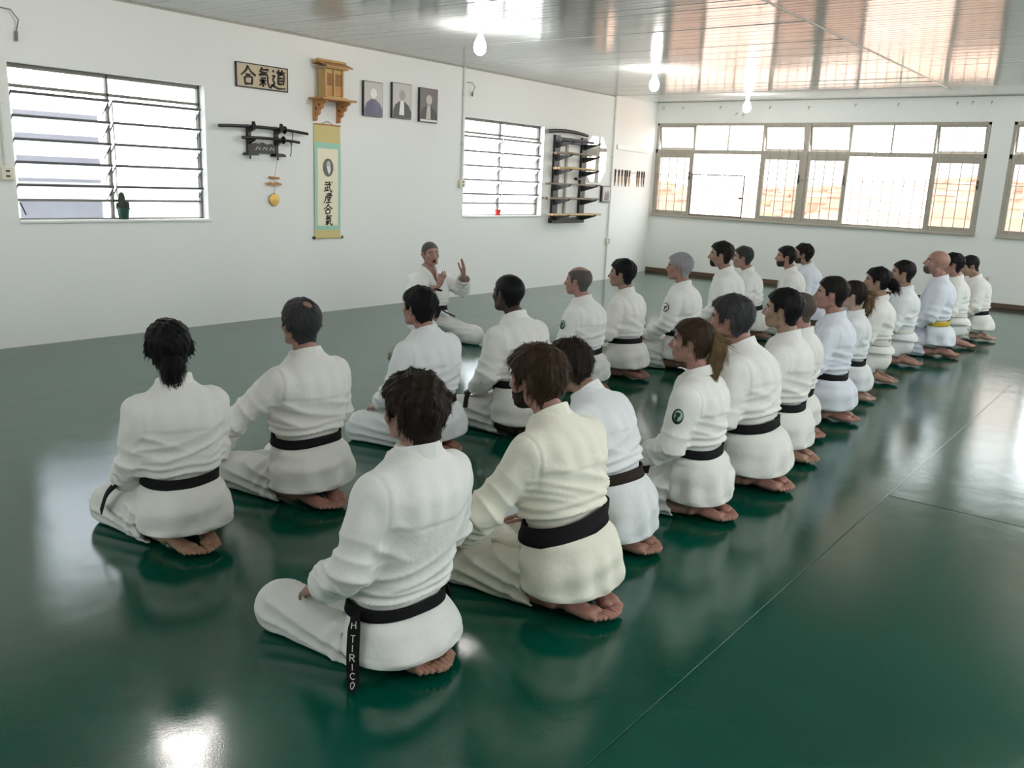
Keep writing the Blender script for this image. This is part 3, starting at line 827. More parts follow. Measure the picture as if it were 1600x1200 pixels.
def build_beard(h, t=.005, zc=-.045, full=True):
    hg = head_tpl(h)[0]
    g = Vox((0, 0, 0), (0, 0, 0), h); g.lo = hg.lo; g.n = hg.n; g.ax = hg.ax
    X, Y, Z = g.grids()
    d = hg.v-t-.0015*np.sin(X*260)*np.sin(Y*240+Z*200)
    lim = np.interp(g.ax[0], [.0, .02, .05, .075, .1], [-.02, -.035, -.045, zc, zc] if full else [-.2, -.2, -.075, zc-.004, zc-.004])[:, None, None]
    reg = np.maximum(np.maximum((Z-lim)*.8, .012-X if full else .04-X), -.128-Z+.1*np.maximum(0, .05-X))
    d = np.maximum(d, reg)
    mouth = np.sqrt(((X-.095)/.04)**2+(Y/.024)**2+((Z+.064)/.011)**2)-1
    g.v = np.maximum(d, -mouth*.011).astype(np.float32)
    return g.mesh()
# ------------------------------------------------------------------ the kneeling figure
TZ = np.array([.06, .14, .22, .29, .335, .385, .45, .55, .62, .665, .70, .73, .765])
TC = np.array([-.062, -.058, -.052, -.035, -.018, -.014, -.014, -.022, -.026, -.024, -.020, -.014, -.012])
TA = np.array([.160, .168, .170, .150, .112, .148, .146, .142, .128, .104, .084, .068, .062])
TB = np.array([.218, .218, .212, .188, .154, .192, .195, .202, .200, .176, .124, .082, .070])
ZF = np.linspace(.0, .80, 321)
def smooth_tab(t, zb=.335):
    tz = TZ.copy(); tz[0] = min(.06, zb-.25); tz[1] = min(.14, zb-.19); tz[2] = min(.22, zb-.11); tz[3] = zb-.045; tz[4] = zb; tz[5] = zb+.055
    v = np.interp(ZF, tz, t); k = np.ones(11)/11
    return np.convolve(np.pad(v, 5, 'edge'), k, 'valid')
PEX = 2.35
WHITES = {'white': srgb(231, 231, 228), 'cream': srgb(236, 233, 218), 'blue': srgb(222, 226, 236), 'ivory': srgb(231, 230, 225), 'cool': srgb(226, 229, 231)}
for k_, c_ in WHITES.items():
    M['gi_'+k_] = fabric('gi_cotton_'+k_, c_); M['pant_'+k_] = fabric('trouser_cotton_'+k_, tuple(v*.97 for v in c_), weave=520, b=.25)
for k_, c_ in {'black': (.010, .0095, .011), 'brown': (.030, .020, .016), 'yellow': srgb(206, 176, 60), 'whitebelt': srgb(224, 222, 214)}.items():
    M['belt_'+k_] = mat('belt_'+k_, c_, rough=.85, spec=.2, bump=.5, bscale=300, stretch=(1, 1, 6))
SK = {'light': srgb(204, 168, 150), 'tan': srgb(176, 136, 116), 'ruddy': srgb(186, 138, 122), 'dark': srgb(80, 60, 52), 'olive': srgb(182, 146, 122)}
for k_, c_ in SK.items():
    c_ = tuple(v*q for v, q in zip(c_, (.72, .765, .80)))
    M['skin_'+k_] = skin_mat('skin_'+k_, c_); M['sole_'+k_] = skin_mat('sole_'+k_, (c_[0], c_[1]*.88, c_[2]*.86)); M['lip_'+k_] = skin_mat('lip_'+k_, (c_[0]*.72, c_[1]*.52, c_[2]*.52))
M['eye_white'] = mat('eye_white', srgb(176, 164, 154), rough=.25); M['iris'] = mat('dark_iris', (.012, .008, .006), rough=.15)
for k_, (a_, b_) in {'black': ((.004, .004, .005), (.016, .015, .017)), 'brown': ((.010, .0065, .005), (.050, .034, .024)), 'dark': ((.006, .005, .005), (.026, .021, .019)), 'grey': (srgb(120, 120, 122), srgb(214, 214, 216)), 'saltpepper': ((.014, .014, .016), (.10, .10, .105)), 'auburn': ((.022, .012, .007), (.10, .060, .036)), 'blonde': ((.09, .048, .022), (.36, .23, .12)), 'stubble': ((.085, .062, .052), (.17, .13, .11)), 'shadow': ((.05, .034, .028), (.10, .070, .056)), 'greystubble': ((.10, .09, .085), (.20, .18, .17))}.items():
    M['hair_'+k_] = hair_mat('hair_'+k_, tuple(v*.6 for v in a_), tuple(v*.6 for v in b_), .55)
def fold_wave(a): return 1-2*np.abs(np.sin(a*.5))**.75
def rot3(yaw=0, pitch=0, roll=0):
    return np.array(rotm('Z', math.radians(yaw)) @ rotm('Y', math.radians(pitch)) @ rotm('X', math.radians(roll)))
def ribbon(pts, outs, width, thick, w_dirs=None):
    """flat band along pts; outs = outward direction per point; returns verts, quads"""
    p = np.array(pts, float); o = np.array(outs, float); o /= np.linalg.norm(o, axis=1)[:, None]
    t = np.gradient(p, axis=0); t /= np.linalg.norm(t, axis=1)[:, None]+1e-9
    w = np.cross(t, o) if w_dirs is None else np.array(w_dirs, float); w /= np.linalg.norm(w, axis=1)[:, None]+1e-9
    wd = np.broadcast_to(np.array(width, float), (len(p),))[:, None]/2
    V = np.stack([p-w*wd, p+w*wd, p+w*wd+o*thick, p-w*wd+o*thick], 1).reshape(-1, 3); n = len(p); q = []
    for i in range(n-1):
        a, b = i*4, i*4+4
        for k in range(4): q.append((a+k, a+(k+1) % 4, b+(k+1) % 4, b+k))
    q += [(3, 2, 1, 0), ((n-1)*4, (n-1)*4+1, (n-1)*4+2, (n-1)*4+3)]
    return V, np.array(q)
def catmull(pts, n=8):
    p = np.array(pts, float); P = np.vstack([2*p[0]-p[1], p, 2*p[-1]-p[-2]]); out = []
    for i in range(1, len(P)-2):
        for t in np.linspace(0, 1, n, endpoint=False):
            out.append(.5*(2*P[i]+(P[i+1]-P[i-1])*t+(2*P[i-1]-5*P[i]+4*P[i+1]-P[i+2])*t*t+(3*P[i]-P[i-1]-3*P[i+1]+P[i+2])*t**3))
    return np.array(out+[p[-1]])

def wrist_ring(c, d, r):
    d = Vector(d).normalized(); a = d.orthogonal().normalized(); b = d.cross(a); mb = MB()
    mb.tube([Vector(c)+(a*math.cos(t)+b*math.sin(t))*r for t in np.linspace(0, 2*math.pi, 20)], .006, 6); return mb
def person(x, y, yaw, s, lean, roll, label, group, seed, gi='white', belt='black', skin='tan', hair=None, w=1., g=1., zb=.335, hem=.10,
           slouch=5., hy=0., hp=0., hr=0., hs=1., knee=.15, arms=None, feet=1., cross=0., beard=None, brow='dark', ends=(), patch=None, mouth=False,
           yoke=True, hand=('rest', 'rest'), vneck=False, fold=1., headz=-.008, toes=.075, beltw=1., belty=0., footx=0., neckx=0., skirt_x=.055, hemx=.02, beltlow=0., hair_col='dark', cuff=.80):
    dist = math.hypot(x, y)
    hj, hh, hd, hf = (.0068, .0032, .0028, .0034) if dist < 4.6 else (.0092, .0038, .0036, .0045) if dist < 7.2 else (.0115, .0045, .0045, .006)
    root = empty('person', label, 'person', (x, y, 0), math.radians(yaw), group)
    th, ps, ro = math.radians(lean), math.radians(slouch), math.radians(roll)
    zt = np.linspace(-.1, 1.3, 701); ph = th*S01((zt-.18)/.22)+ps*S01((zt-.45)/.28); dz = zt[1]-zt[0]
    bx = np.concatenate([[0], np.cumsum(np.sin((ph[1:]+ph[:-1])/2))*dz]); bz = np.concatenate([[0], np.cumsum(np.cos((ph[1:]+ph[:-1])/2))*dz])+zt[0]
    def bend(P):
        P = np.asarray(P, float); z = P[:, 2]; a = np.interp(z, zt, ph)
        return np.stack([np.interp(z, zt, bx)+P[:, 0]*np.cos(a), P[:, 1]-math.tan(ro)*np.maximum(0, z-.2), np.interp(z, zt, bz)-P[:, 0]*np.sin(a)], 1)
    skm, slm, lpm = M['skin_'+skin], M['sole_'+skin], M['lip_'+skin]
    # limb joints (unbent, scale 1)
    if arms is None: arms = {}
    J = {}
    for sd, nm in ((1, 'L'), (-1, 'R')):
        a = arms.get(nm, {})
        sh = np.array((-.020, sd*.172*w, .622)); el = np.array(a.get('el', (.025, .232, .40))); wr = np.array(a.get('wr', (.240, .150, .258)))
        el = el*np.array((1, sd, 1)); wr = wr*np.array((1, sd, 1))
        el[1] += sd*(w-1)*.2; J[nm] = (sh, el, wr)
    # ---- jacket
    FC = smooth_tab(TC, zb); GA, GB = smooth_tab(TA, zb)*g, smooth_tab(TB, zb)*w
    zl, zh = hem-.02, .80
    G = Vox((-.30, -.36*w-.02, zl), (.36, .36*w+.02, zh), hj)
    for nm in J:        # enlarge for unusual arms
        pass
    mn = np.min([p for j in J.values() for p in j], axis=0)-.12; mx = np.max([p for j in J.values() for p in j], axis=0)+.12
    G = Vox(np.minimum((-.27, -.26*w, zl), mn).tolist()[:2]+[zl], np.maximum((.30, .26*w, zh), mx), hj)
    def torso(X, Y, Z):
        z = G.ax[2] if Z.shape[2] == len(G.ax[2]) else Z[0, 0]
        A = np.interp(z, ZF, GA).astype(np.float32)[None, None]; B = np.interp(z, ZF, GB).astype(np.float32)[None, None]; C = np.interp(z, ZF, FC).astype(np.float32)[None, None]
        dx, dy = np.abs(X-C)/A, np.abs(Y)/B
        d = ((dx**PEX+dy**PEX)**(1/PEX)-1)*np.minimum(A, B)*.9
        d = np.maximum(np.maximum(d, Z-.750), hem+.02*np.abs(Y)-Z)
        if hem < .2: d = np.maximum(d, -np.maximum(d+max(.013, hj*1.9), Z-(hem+.06)))
        return np.maximum(d, -np.maximum(Z-(zb-.015), (skirt_x-.12*(zb-Z))-X))
    G.op(torso)
    if hem < .2:        # front skirt lying on the thighs
        def panel(X, Y, Z):
            d = None
            for sd in (1, -1):
                a = np.array((0, sd*.092, .165)); b = np.array((.385, sd*knee, .105)); ba = b-a
                t = np.clip(((X-a[0])*ba[0]+(Y-a[1])*ba[1]+(Z-a[2])*ba[2])/(ba@ba), 0, 1)
                e = np.sqrt((X-a[0]-ba[0]*t)**2+(Y-a[1]-ba[1]*t)**2+(Z-a[2]-ba[2]*t)**2)-(.113-.015*t)
                d = e if d is None else np.minimum(d, e)
            return np.maximum(np.maximum(d, X-.23), np.maximum(np.maximum(.165-.12*X-Z, -.02-X), np.abs(Y)-.125-.1*X))
        G.op(panel, (-.05, -.3, .10), (.30, .3, .32), .012)
    for nm, sd in (('L', 1), ('R', -1)):
        sh, el, wr = J[nm]; fd = wr-el; L = np.linalg.norm(fd); fd = fd/L; cu = el+fd*L*cuff
        G.cap(sh, el, .073, .068, k=.035)
        b2 = cu+fd*.05
        def fore(X, Y, Z, a=el, b=b2, cu=cu, fd=fd):
            ba = b-a; t = np.clip(((X-a[0])*ba[0]+(Y-a[1])*ba[1]+(Z-a[2])*ba[2])/(ba@ba), 0, 1)
            e = np.sqrt((X-a[0]-ba[0]*t)**2+(Y-a[1]-ba[1]*t)**2+(Z-a[2]-ba[2]*t)**2)-(.068-.001*t)
            return np.maximum(e, (X-cu[0])*fd[0]+(Y-cu[1])*fd[1]+(Z-cu[2])*fd[2])
        G.op(fore, np.minimum(el, b2)-.08, np.maximum(el, b2)+.08, .02)
        G.cap(cu-fd*.05, cu+fd*.06, .056, .058, k=.006, mode='s')
    if vneck:
        def vee(X, Y, Z): return np.maximum(np.maximum(np.abs(Y+.0)-(Z-.50)*.36, .058-X), .50-Z)
        G.op(vee, (.05, -.1, .48), (.2, .1, .8), .006, 's')
        G.cap((.045, 0, .70), (.08, 0, .80), .055, .07, k=.01, mode='s')
    V, Q = G.mesh(); V = smooth_v(V, Q, 2, .35); nn = vnormals(V, Q); X, Y, Z = V.T; aY = np.abs(Y)
    back = S01((.03-X)/.06); body = S01((.24*w-aY)/.04)
    d = .0040*snoise(V, 9, seed)+.0018*snoise(V, 26, seed+1)
    e = np.exp(-((Z-(zb+.055))/.045)**2)*(Z > zb)*body
    d += .0068*e*fold_wave(Z*165+2.6*snoise(V*np.array((1, 1, .3)), 9, seed+2)+1.0*snoise(V, 26, seed+3))
    e = np.exp(-((Z-(zb+.14))/.06)**2)*body*back
    d += .0050*e*fold_wave(Z*95+Y*22*(1 if seed % 2 else -1)+2.4*snoise(V, 8, seed+4))
    for sd in (1, -1):
        # creases dragged from the armpit down towards the small of the back
        px_, pz_ = (sd*.205*w-Y)*sd, .515-Z
        al, pe = px_*.80+pz_*.60, -px_*.60+pz_*.80
        rs_ = np.random.RandomState(seed*3+sd+7); wv = 62+22*rs_.rand()
        d += .0070*S01((al+.01)/.03)*np.exp(-(np.maximum(al, 0)/(.10+.06*rs_.rand()))**2)*np.exp(-(pe/.075)**2)*back*fold_wave(pe*wv+al*(8+10*rs_.rand())+1.6*snoise(V, 8, seed+5+sd)+rs_.rand()*6)
        sl = S01((Y*sd-.205*w)/.03)*(Z > .2)
        sh, el, wr = J['L' if sd > 0 else 'R']; ud = (el-sh)/np.linalg.norm(el-sh)
        tt = (V-sh)@ud
        d += sl*.0046*np.exp(-((tt-.25)/.12)**2)*fold_wave(tt*95+4.2*snoise(V, 9, seed+9+sd)+4*Y)
        d += sl*.0016*np.sin((V@np.array((.3, .1, .9)))*52+2.6*snoise(V, 8, seed+13))
        fo = S01(((V-el)@((wr-el)/np.linalg.norm(wr-el))+.02)/.04)*sl
        d += fo*.0030*fold_wave((V-el)@((wr-el)/np.linalg.norm(wr-el))*105+2.5*snoise(V, 10, seed+15))
    d += .0022*np.sin(Y*75+1.5*snoise(V, 7, seed+6))*np.exp(-((Z-.60)/.07)**2)*back
    sk = S01((zb-.02-Z)/.05)
    d += sk*(.0065*np.sin(np.arctan2(Y, X+.06)*8+2.5*snoise(V, 6, seed+7))*S01((zb-.03-Z)/.15)+.0025*np.sin(Z*60+Y*20+2.5*snoise(V, 9, seed+8)))
    d += .0016*(np.exp(-((Z-hem-.022-.02*aY)/.004)**2))*(X < .03)*(hem < .2)
    if yoke: d += .0028*S01((Z-(.535+.01*np.sin(Y*9)))/.008)*back*S01((.20*w-aY)/.02)-.0014*np.exp(-((Z-.535)/.006)**2)*back*body
    d -= .0022*np.exp(-((aY-.192*w-.25*np.maximum(0, .60-Z)*.1)/.006)**2)*(Z > .47)*(Z < .70)*back      # sleeve seam
    d -= .0040*np.exp(-((Z-zb)/.022)**2)*body
    inn = (Z < hem+.075) & (hem < .2) & (nn[:, 0]*(X+.05)+nn[:, 1]*Y < 0)      # lining side of the skirt moves with its outer side
    d = np.where(inn, -d, d)
    V = V+nn*(d*fold*1.3*S01((Z-hem)/.03))[:, None]
    gm = M['gi_'+gi]
    jk = fast_mesh('jacket', bend(V)*s, Q, gm, root)
    # ---- collar band
    cp = catmull([(-.086, 0, .748), (-.070, .043, .745), (-.028, .070, .733), (.028, .066, .712), (.080, .046, .660), (.118, .018, .56), (.124*g, -.018, .45), (.112*g, -.03, .36)], 7)
    rp = (cp*np.array((1, -1, 1)))[:0:-1]; fp = np.vstack([rp, cp]); nr_ = len(rp)
    fp[nr_:, 0] += np.where(fp[nr_:, 0] > .05, .006, 0)
    o = fp-np.array((-.012, 0, 0)); o[:, 2] = .012; fr_ = fp[:, 2] < .66; o[fr_, 0] += .12; o[fr_, 2] = 0
    cv, cq = ribbon(fp, o, .050, .008)
    co = fast_mesh('collar', bend(cv)*s, cq, gm, root, smooth=False)
    bv = co.modifiers.new('round', 'BEVEL'); bv.width = .003; bv.segments = 2
    # ---- trousers
    T = Vox((-.24, -.30, -.01), (.52, .30, .34), hj*1.08)
    for sd in (1, -1):
        ky = sd*knee
        T.cap((0, sd*.088, min(.160, zb-.165)), (.385, ky, .102), .096, .086, k=.02); T.ell((.405, ky, .085), (.088, .090, .086), .03)
        T.cap((.40, ky, .068), (hemx, sd*.106, .062), .070, .064, k=.05)
        T.ell((-.048, sd*.062, .185*zb/.335), (.112 if hem < .2 else .128, .102, .100*zb/.335), .03)
        def hemcut(X, Y, Z, sd=sd): return np.maximum(np.maximum(Z-.105-.1*X, X-hemx-.45*Z+.25*np.abs(Y-sd*.12)), -Y*sd)
        T.op(hemcut, (-.3, -.3, -.02), (.25, .3, .14), .006, 's')
        T.cap((.16, sd*.115, .060), (.0, sd*.09, .055), .052, .050, k=.006, mode='s')
    T.op(lambda X, Y, Z: np.maximum(np.maximum(Z-.13, X+.07), 0*Y-9), (-.3, -.3, -.02), (-.02, .3, .15), .02, 's')
    T.op(lambda X, Y, Z: .003-Z+0*X+0*Y, None, None, .012, 'i')
    V, Q = T.mesh(); V = smooth_v(V, Q, 2, .4); nn = vnormals(V, Q); X, Y, Z = V.T
    d = .0036*snoise(V, 10, seed+20)+.0018*snoise(V, 28, seed+21)
    e = S01((X+.02)/.06)*S01((.46-X)/.1)
    d += e*.0058*fold_wave((Z*.9+np.abs(Y)*.5)*115-X*(26+6*math.sin(seed))+2.2*snoise(V*np.array((.5, 1, 1)), 9, seed+22))
    d += .0035*np.exp(-((X-.08)/.07)**2)*np.sin(X*80+Z*60+2*snoise(V, 9, seed+23))
    V = V+nn*(d*fold*1.25*S01((Z-.004)/.02))[:, None]; V[:, 2] = np.maximum(V[:, 2], .0015)
    fast_mesh('trousers', bend(V)*s, Q, M['pant_'+gi], root)
    # ---- belt
    if belt:
        bm_ = M['belt_'+belt]; K = 72; a = np.arange(K)*2*math.pi/K; rows = []
        rs = np.random.RandomState(seed); ph0 = rs.rand()*6
        for zz in (-.022*beltw, -.008*beltw, .008*beltw, .022*beltw):
            z = zb+zz+belty*np.sin(a)+.012*np.cos(a)*beltlow+.004*np.sin(a*2+ph0)
            A = np.interp(z, ZF, GA); B = np.interp(z, ZF, GB); C = np.interp(zb, ZF, FC)
            # hug the slimmest girth so that the band stands off the cloth evenly
            r = ((np.abs(np.cos(a))/A)**PEX+(np.abs(np.sin(a))/B)**PEX)**(-1/PEX)
            rows.append((r, z, C))
        rin = np.max([r for r, _, _ in rows], axis=0)*.45+np.mean([r for r, _, _ in rows], axis=0)*.55
        vs = []
        for (dr, k) in ((.0005, 0), (.0045, 1), (.0045, 2), (.0005, 3)):
            r, z, C = rows[k]; rr = r*.5+rin*.5+dr+.0015; vs.append(np.stack([C+rr*np.cos(a), rr*np.sin(a), z], 1))
        for (dr, k) in ((.007, 3), (.0105, 2), (.0105, 1), (.007, 0)):
            r, z, C = rows[k]; rr = r*.5+rin*.5+dr+.0015; vs.append(np.stack([C+rr*np.cos(a), rr*np.sin(a), z], 1))
        V = np.concatenate(vs); q = []
        for k in range(8):
            k2 = (k+1) % 8
            for i in range(K):
                j = (i+1) % K; q.append((k*K+i, k2*K+i, k2*K+j, k*K+j))
        P_ = Parts().add(V, np.array(q))
        # flat knot in front
        kx = np.interp(zb, ZF, FC)+np.interp(zb, ZF, GA)+.012
        kb = Vox((kx-.03, -.05, zb-.04), (kx+.04, .05, zb+.04), .006); kb.ell((kx+.004, 0, zb), (.018, .034, .026), .004); kv, kq = kb.mesh(); P_.add(kv, kq)
        V, Q, _ = P_.get()
        bo = fast_mesh('belt', bend(V)*s, Q, bm_, root)
        for en in ends:
            pts = catmull(en['p'], 6); o = np.array([en.get('o', (0, 1, 0))]*len(pts), float)
            if 'oo' in en: o = catmull(en['oo'], 6)
            ev, eq = ribbon(pts, o, .044, .005)
            eo = fast_mesh('belt_end', bend(ev)*s, eq, bm_, root, smooth=False)
            bv = eo.modifiers.new('round', 'BEVEL'); bv.width = .0015
            if en.get('text'): en['text'](eo, bend(pts)*s, o)
    # ---- body: one mesh of head, neck, trunk, arms, hands, legs and feet
    B = Parts()
    C = Vox((-.2, -.36*w-.04, .05), (.46, .36*w+.04, .80), .022)
    cmn = np.min([p for j in J.values() for p in j], axis=0)-.06; cmx = np.max([p for j in J.values() for p in j], axis=0)+.06
    C = Vox(np.minimum((-.2, -.24, .05), cmn), np.maximum((.46, .24, .80), cmx), .020)
    C.ell((-.02, 0, .52), (.100*g, .165*w, .20), .03); C.ell((-.03, 0, .225*zb/.335), (.100, .130, .11*zb/.335), .03); C.cap((-.015, 0, .60), (-.015, 0, .76), .055, k=.03)
    for nm, sd in (('L', 1), ('R', -1)):
        sh, el, wr = J[nm]; C.cap(sh, el, .050, .040, k=.02); C.cap(el, wr-(wr-el)*.1, .038, .024, k=.02)
        C.cap((0, sd*.085, min(.155, zb-.17)), (.38, sd*knee, .10), .070, .055, k=.02)
    V, Q = C.mesh(); B.add(bend(V), Q)
    HC_ = bend(np.array([[.022+neckx, 0, .885+headz]]))[0]
    R = rot3(hy, hp, hr)
    hgrid, V, Q, mi = head_tpl(hh, mouth)
    def head_frame(V): return (V*hs)@R.T+HC_
    a_t = np.interp(.74, zt, ph); Rt = rot3(0, math.degrees(a_t), 0)
    Nb = bend(np.array([[-.012, 0, .725]]))[0]
    def headneck(V):
        k = S01((-.065-V[:, 2])/.10)[:, None]
        tr_ = (V*hs-np.array((-.035, 0, -.185)))@Rt.T+Nb
        return head_frame(V)*(1-k)+tr_*k
    B.add(headneck(V), Q, mi)
    for nm, sd, kind in (('L', 1, hand[0]), ('R', -1, hand[1])):
        sh, el, wr = J[nm]; a = arms.get(nm, {})
        spread, curl = {'rest': (.03, .30), 'open': (.10, .10), 'flat': (.0, .04)}[kind]
        V, Q, mi = hand_tpl(hd, spread, curl)
        if sd > 0: V = V*np.array((1, -1, 1))
        V = np.where(V[:, :1] < -.03, np.stack([-.03+(V[:, 0]+.03)*.5, V[:, 1], V[:, 2]], 1), V)
        xd = np.array(a.get('hd', (.86, -.38, -.22)))*np.array((1, sd, 1)); xd /= np.linalg.norm(xd)
        zd = np.array(a.get('hn', (.2, .25, .95)))*np.array((1, sd, 1)); zd = zd-xd*(zd@xd); zd /= np.linalg.norm(zd); yd = np.cross(zd, xd)
        W = np.stack([xd, yd, zd], 1)
        # forearm part follows the real forearm, hand part its own direction
        fd = (wr-el)/np.linalg.norm(wr-el); z2 = zd-fd*(zd@fd); z2 /= np.linalg.norm(z2); W2 = np.stack([fd, np.cross(z2, fd), z2], 1)
        k = S01((-V[:, 0]+.005)/.04)[:, None]
        P = (V@W.T)*(1-k)+(V@W2.T)*k+wr
        B.add(bend(P), Q, mi, flip=sd > 0)
    for sd in (1, -1):
        V, Q, mi = foot_tpl(hf); V = V*feet
        if sd > 0: V = V*np.array((1, -1, 1))
        a_ = math.degrees(math.atan2(toes-.030, .21)); Rf = rot3(a_*sd, 0, 0)
        off = np.array((-.062+footx, sd*toes, .050*feet+(.022*cross if sd > 0 else 0)))
        if cross: off[1] -= sd*.028*cross
        Rs = rot3(math.degrees(math.atan2(knee-toes-.012, .45))*sd, 0, 0); kk = S01((V[:, 0]+.01)/.05)[:, None]
        P = (V@Rf.T)*(1-kk)+(V@Rs.T)*kk+off
        B.add(P, Q, mi, flip=sd > 0)
    V, Q, mi = B.get()
    fast_mesh('body', V*s, Q, [skm, slm, M['eye_white'], M['iris'], lpm, M['hair_'+brow]], root, mi)
    # ---- hair
    nst = 1700 if dist < 4.2 else 1000 if dist < 6 else 600
    if hair:
        hc = dict(hair); cm = hc.pop('col', hair_col); st = hc.pop('style', 'short'); ns = int(nst*hc.pop('dens', 1.))
        tcol = hc.pop('tailcol', None); tl = hc.pop('tail', None)
        V, Q = build_hair(st, hh, seed, nstr=ns, **hc)
        fast_mesh('hair', head_frame(V)*s, Q, M['hair_'+cm], root)
        if tl is not None:
            P_ = Parts()
            for a_, b_ in tl(.005 if dist < 5 else .007, seed, ns): P_.add(a_, b_)
            V, Q, _ = P_.get(); fast_mesh(hair.get('tailname', 'ponytail') if False else 'ponytail', head_frame(V)*s, Q, M['hair_'+(tcol or cm)], root)
    if beard:
        bc = dict(beard); cm = bc.pop('col', 'dark'); V, Q = build_beard(hh, **bc)
        fast_mesh('beard', headneck(V)*s, Q, M['hair_'+cm], root)
    if patch:
        bvh = None
        Vj = np.empty(len(jk.data.vertices)*3, np.float32); jk.data.vertices.foreach_get('co', Vj)
        bvh = BVHTree.FromPolygons(Vj.reshape(-1, 3).tolist(), [tuple(p.vertices) for p in jk.data.polygons])
        patch(root, bvh, s)
    return root
# ================================================================== the class: two kneeling rows and the teacher
def sleeve_patch(design, at, rx, rz):
    """embroidered badge lying on the sleeve's outer side"""
    def f(root, bvh, s):
        c = Vector(at)*s
        def pr(u, v, off):
            h = bvh.ray_cast(Vector((c.x+u*s, .6, c.z+v*s)), Vector((0, -1, 0)))
            p = h[0] if h[0] is not None else Vector((c.x, c.y, c.z))
            n = h[1] if h[1] is not None else Vector((0, 1, 0))
            if n.y < 0: n = -n
            return p+n*off
        def poly(name, outline, off, m, parent):
            n = len(outline); mu = sum(p[0] for p in outline)/n; mv = sum(p[1] for p in outline)/n
            vs = [pr(mu, mv, off)]; fs = []
            for k in (.5, 1.): vs += [pr(mu+(u-mu)*k, mv+(v-mv)*k, off) for u, v in outline]
            for i in range(n):
                j = (i+1) % n; fs += [(0, 1+i, 1+j), (1+i, 1+n+i, 1+n+j, 1+j)]
            o = mesh_obj(name, vs, fs, m, parent, True)
            md = o.modifiers.new('thick', 'SOLIDIFY'); md.thickness = .0012; md.offset = 0
            return o
        ring = [(rx*math.cos(a), rz*math.sin(a)) for a in np.linspace(0, 2*math.pi, 26, endpoint=False)]
        if design == 'round':
            po = poly('sleeve_patch', ring, .0035, M['ink'], root)
            poly('patch_field', [(u*.80, v*.80) for u, v in ring], .0050, M['gi_white'], po)
            bird = [(-.75, .28), (-.30, .42), (.05, .20), (.40, .30), (.62, .10), (.25, -.02), (.32, -.34), (.02, -.62), (-.10, -.18), (-.42, .05)]
        else:
            po = poly('sleeve_patch', ring, .0035, M['patch_green'], root)
            poly('patch_field', [(u*.72-.1*rx, v*.70+.1*rz) for u, v in ring], .0050, M['patch_pale'], po)
            bird = [(-.5, .5), (.1, .62), (.5, .35), (.2, .1), (.45, -.3), (.05, -.7), (-.15, -.15), (-.5, .1)]
        poly('patch_emblem', [(u*rx*.9, v*rz*.9) for u, v in bird], .0065, M['ink'], po)
    return f
M['patch_green'] = mat('dark_green_embroidery', srgb(24, 60, 48), rough=.8); M['patch_pale'] = mat('pale_green_embroidery', srgb(150, 184, 168), rough=.8)
STROKES = {'H': [[(0, 0), (0, 1)], [(.6, 0), (.6, 1)], [(0, .5), (.6, .5)]], 'T': [[(.3, 0), (.3, 1)], [(0, 1), (.6, 1)]], 'I': [[(.3, 0), (.3, 1)]],
           'R': [[(0, 0), (0, 1), (.45, 1), (.6, .78), (.45, .52), (0, .52)], [(.25, .52), (.62, 0)]],
           'C': [[(.6, .85), (.35, 1), (.08, .8), (0, .5), (.08, .2), (.35, 0), (.6, .15)]],
           'O': [[(.3, 0), (.06, .2), (0, .5), (.06, .8), (.3, 1), (.54, .8), (.6, .5), (.54, .2), (.3, 0)]]}
def belt_text(word):
    """letters stitched one under another along the hanging belt end"""
    def f(eo, pts, outs):
        L = np.concatenate([[0], np.cumsum(np.linalg.norm(np.diff(pts, axis=0), axis=1))])
        o = Vector(outs[0]).normalized()
        def at(d):
            p = np.array([np.interp(d, L, pts[:, k]) for k in range(3)]); q = np.array([np.interp(d+.01, L, pts[:, k]) for k in range(3)])
            t = Vector(q-p).normalized(); return Vector(p), t, t.cross(o).normalized()
        d = .040; hgt = .021
        for ch in word:
            if ch == ' ': d += .012; continue
            mb = MB()
            for st in STROKES[ch]:
                q = []
                for (u, v) in st:
                    p, t, w = at(d+(1-v)*hgt); q.append(p-w*(u-.3)*.026+o*.0066)
                for a, b in zip(q[:-1], q[1:]): mb.tube([a, b], .0016, 5)
            mb.build('stitched_letter', M['thread'], eo, True); d += hgt+.0080
    return f
RO, LO_ = 'kneeling students of the near row', 'kneeling students of the far row'
D = dict
tailp = tail_mesh([(-.098, 0, .045), (-.128, 0, .035), (-.142, .004, -.02), (-.132, .01, -.09), (-.118, .012, -.155), (-.110, .014, -.20)], [.016, .029, .038, .040, .033, .010], wav=.005)
tailc = tail_mesh([(-.100, 0, .03), (-.130, 0, .02), (-.145, 0, -.03), (-.140, .0, -.10), (-.125, .0, -.17)], [.014, .026, .036, .036, .010], wav=.007)
bun = tail_mesh([(-.100, 0, .005), (-.135, 0, -.01), (-.150, 0, -.03)], [.026, .044, .038], wav=.008)
braid = tail_mesh([(-.075, .0, -.03), (-.090, 0, -.075), (-.092, .0, -.12), (-.088, .0, -.16)], [.045, .046, .040, .026], wav=.005)
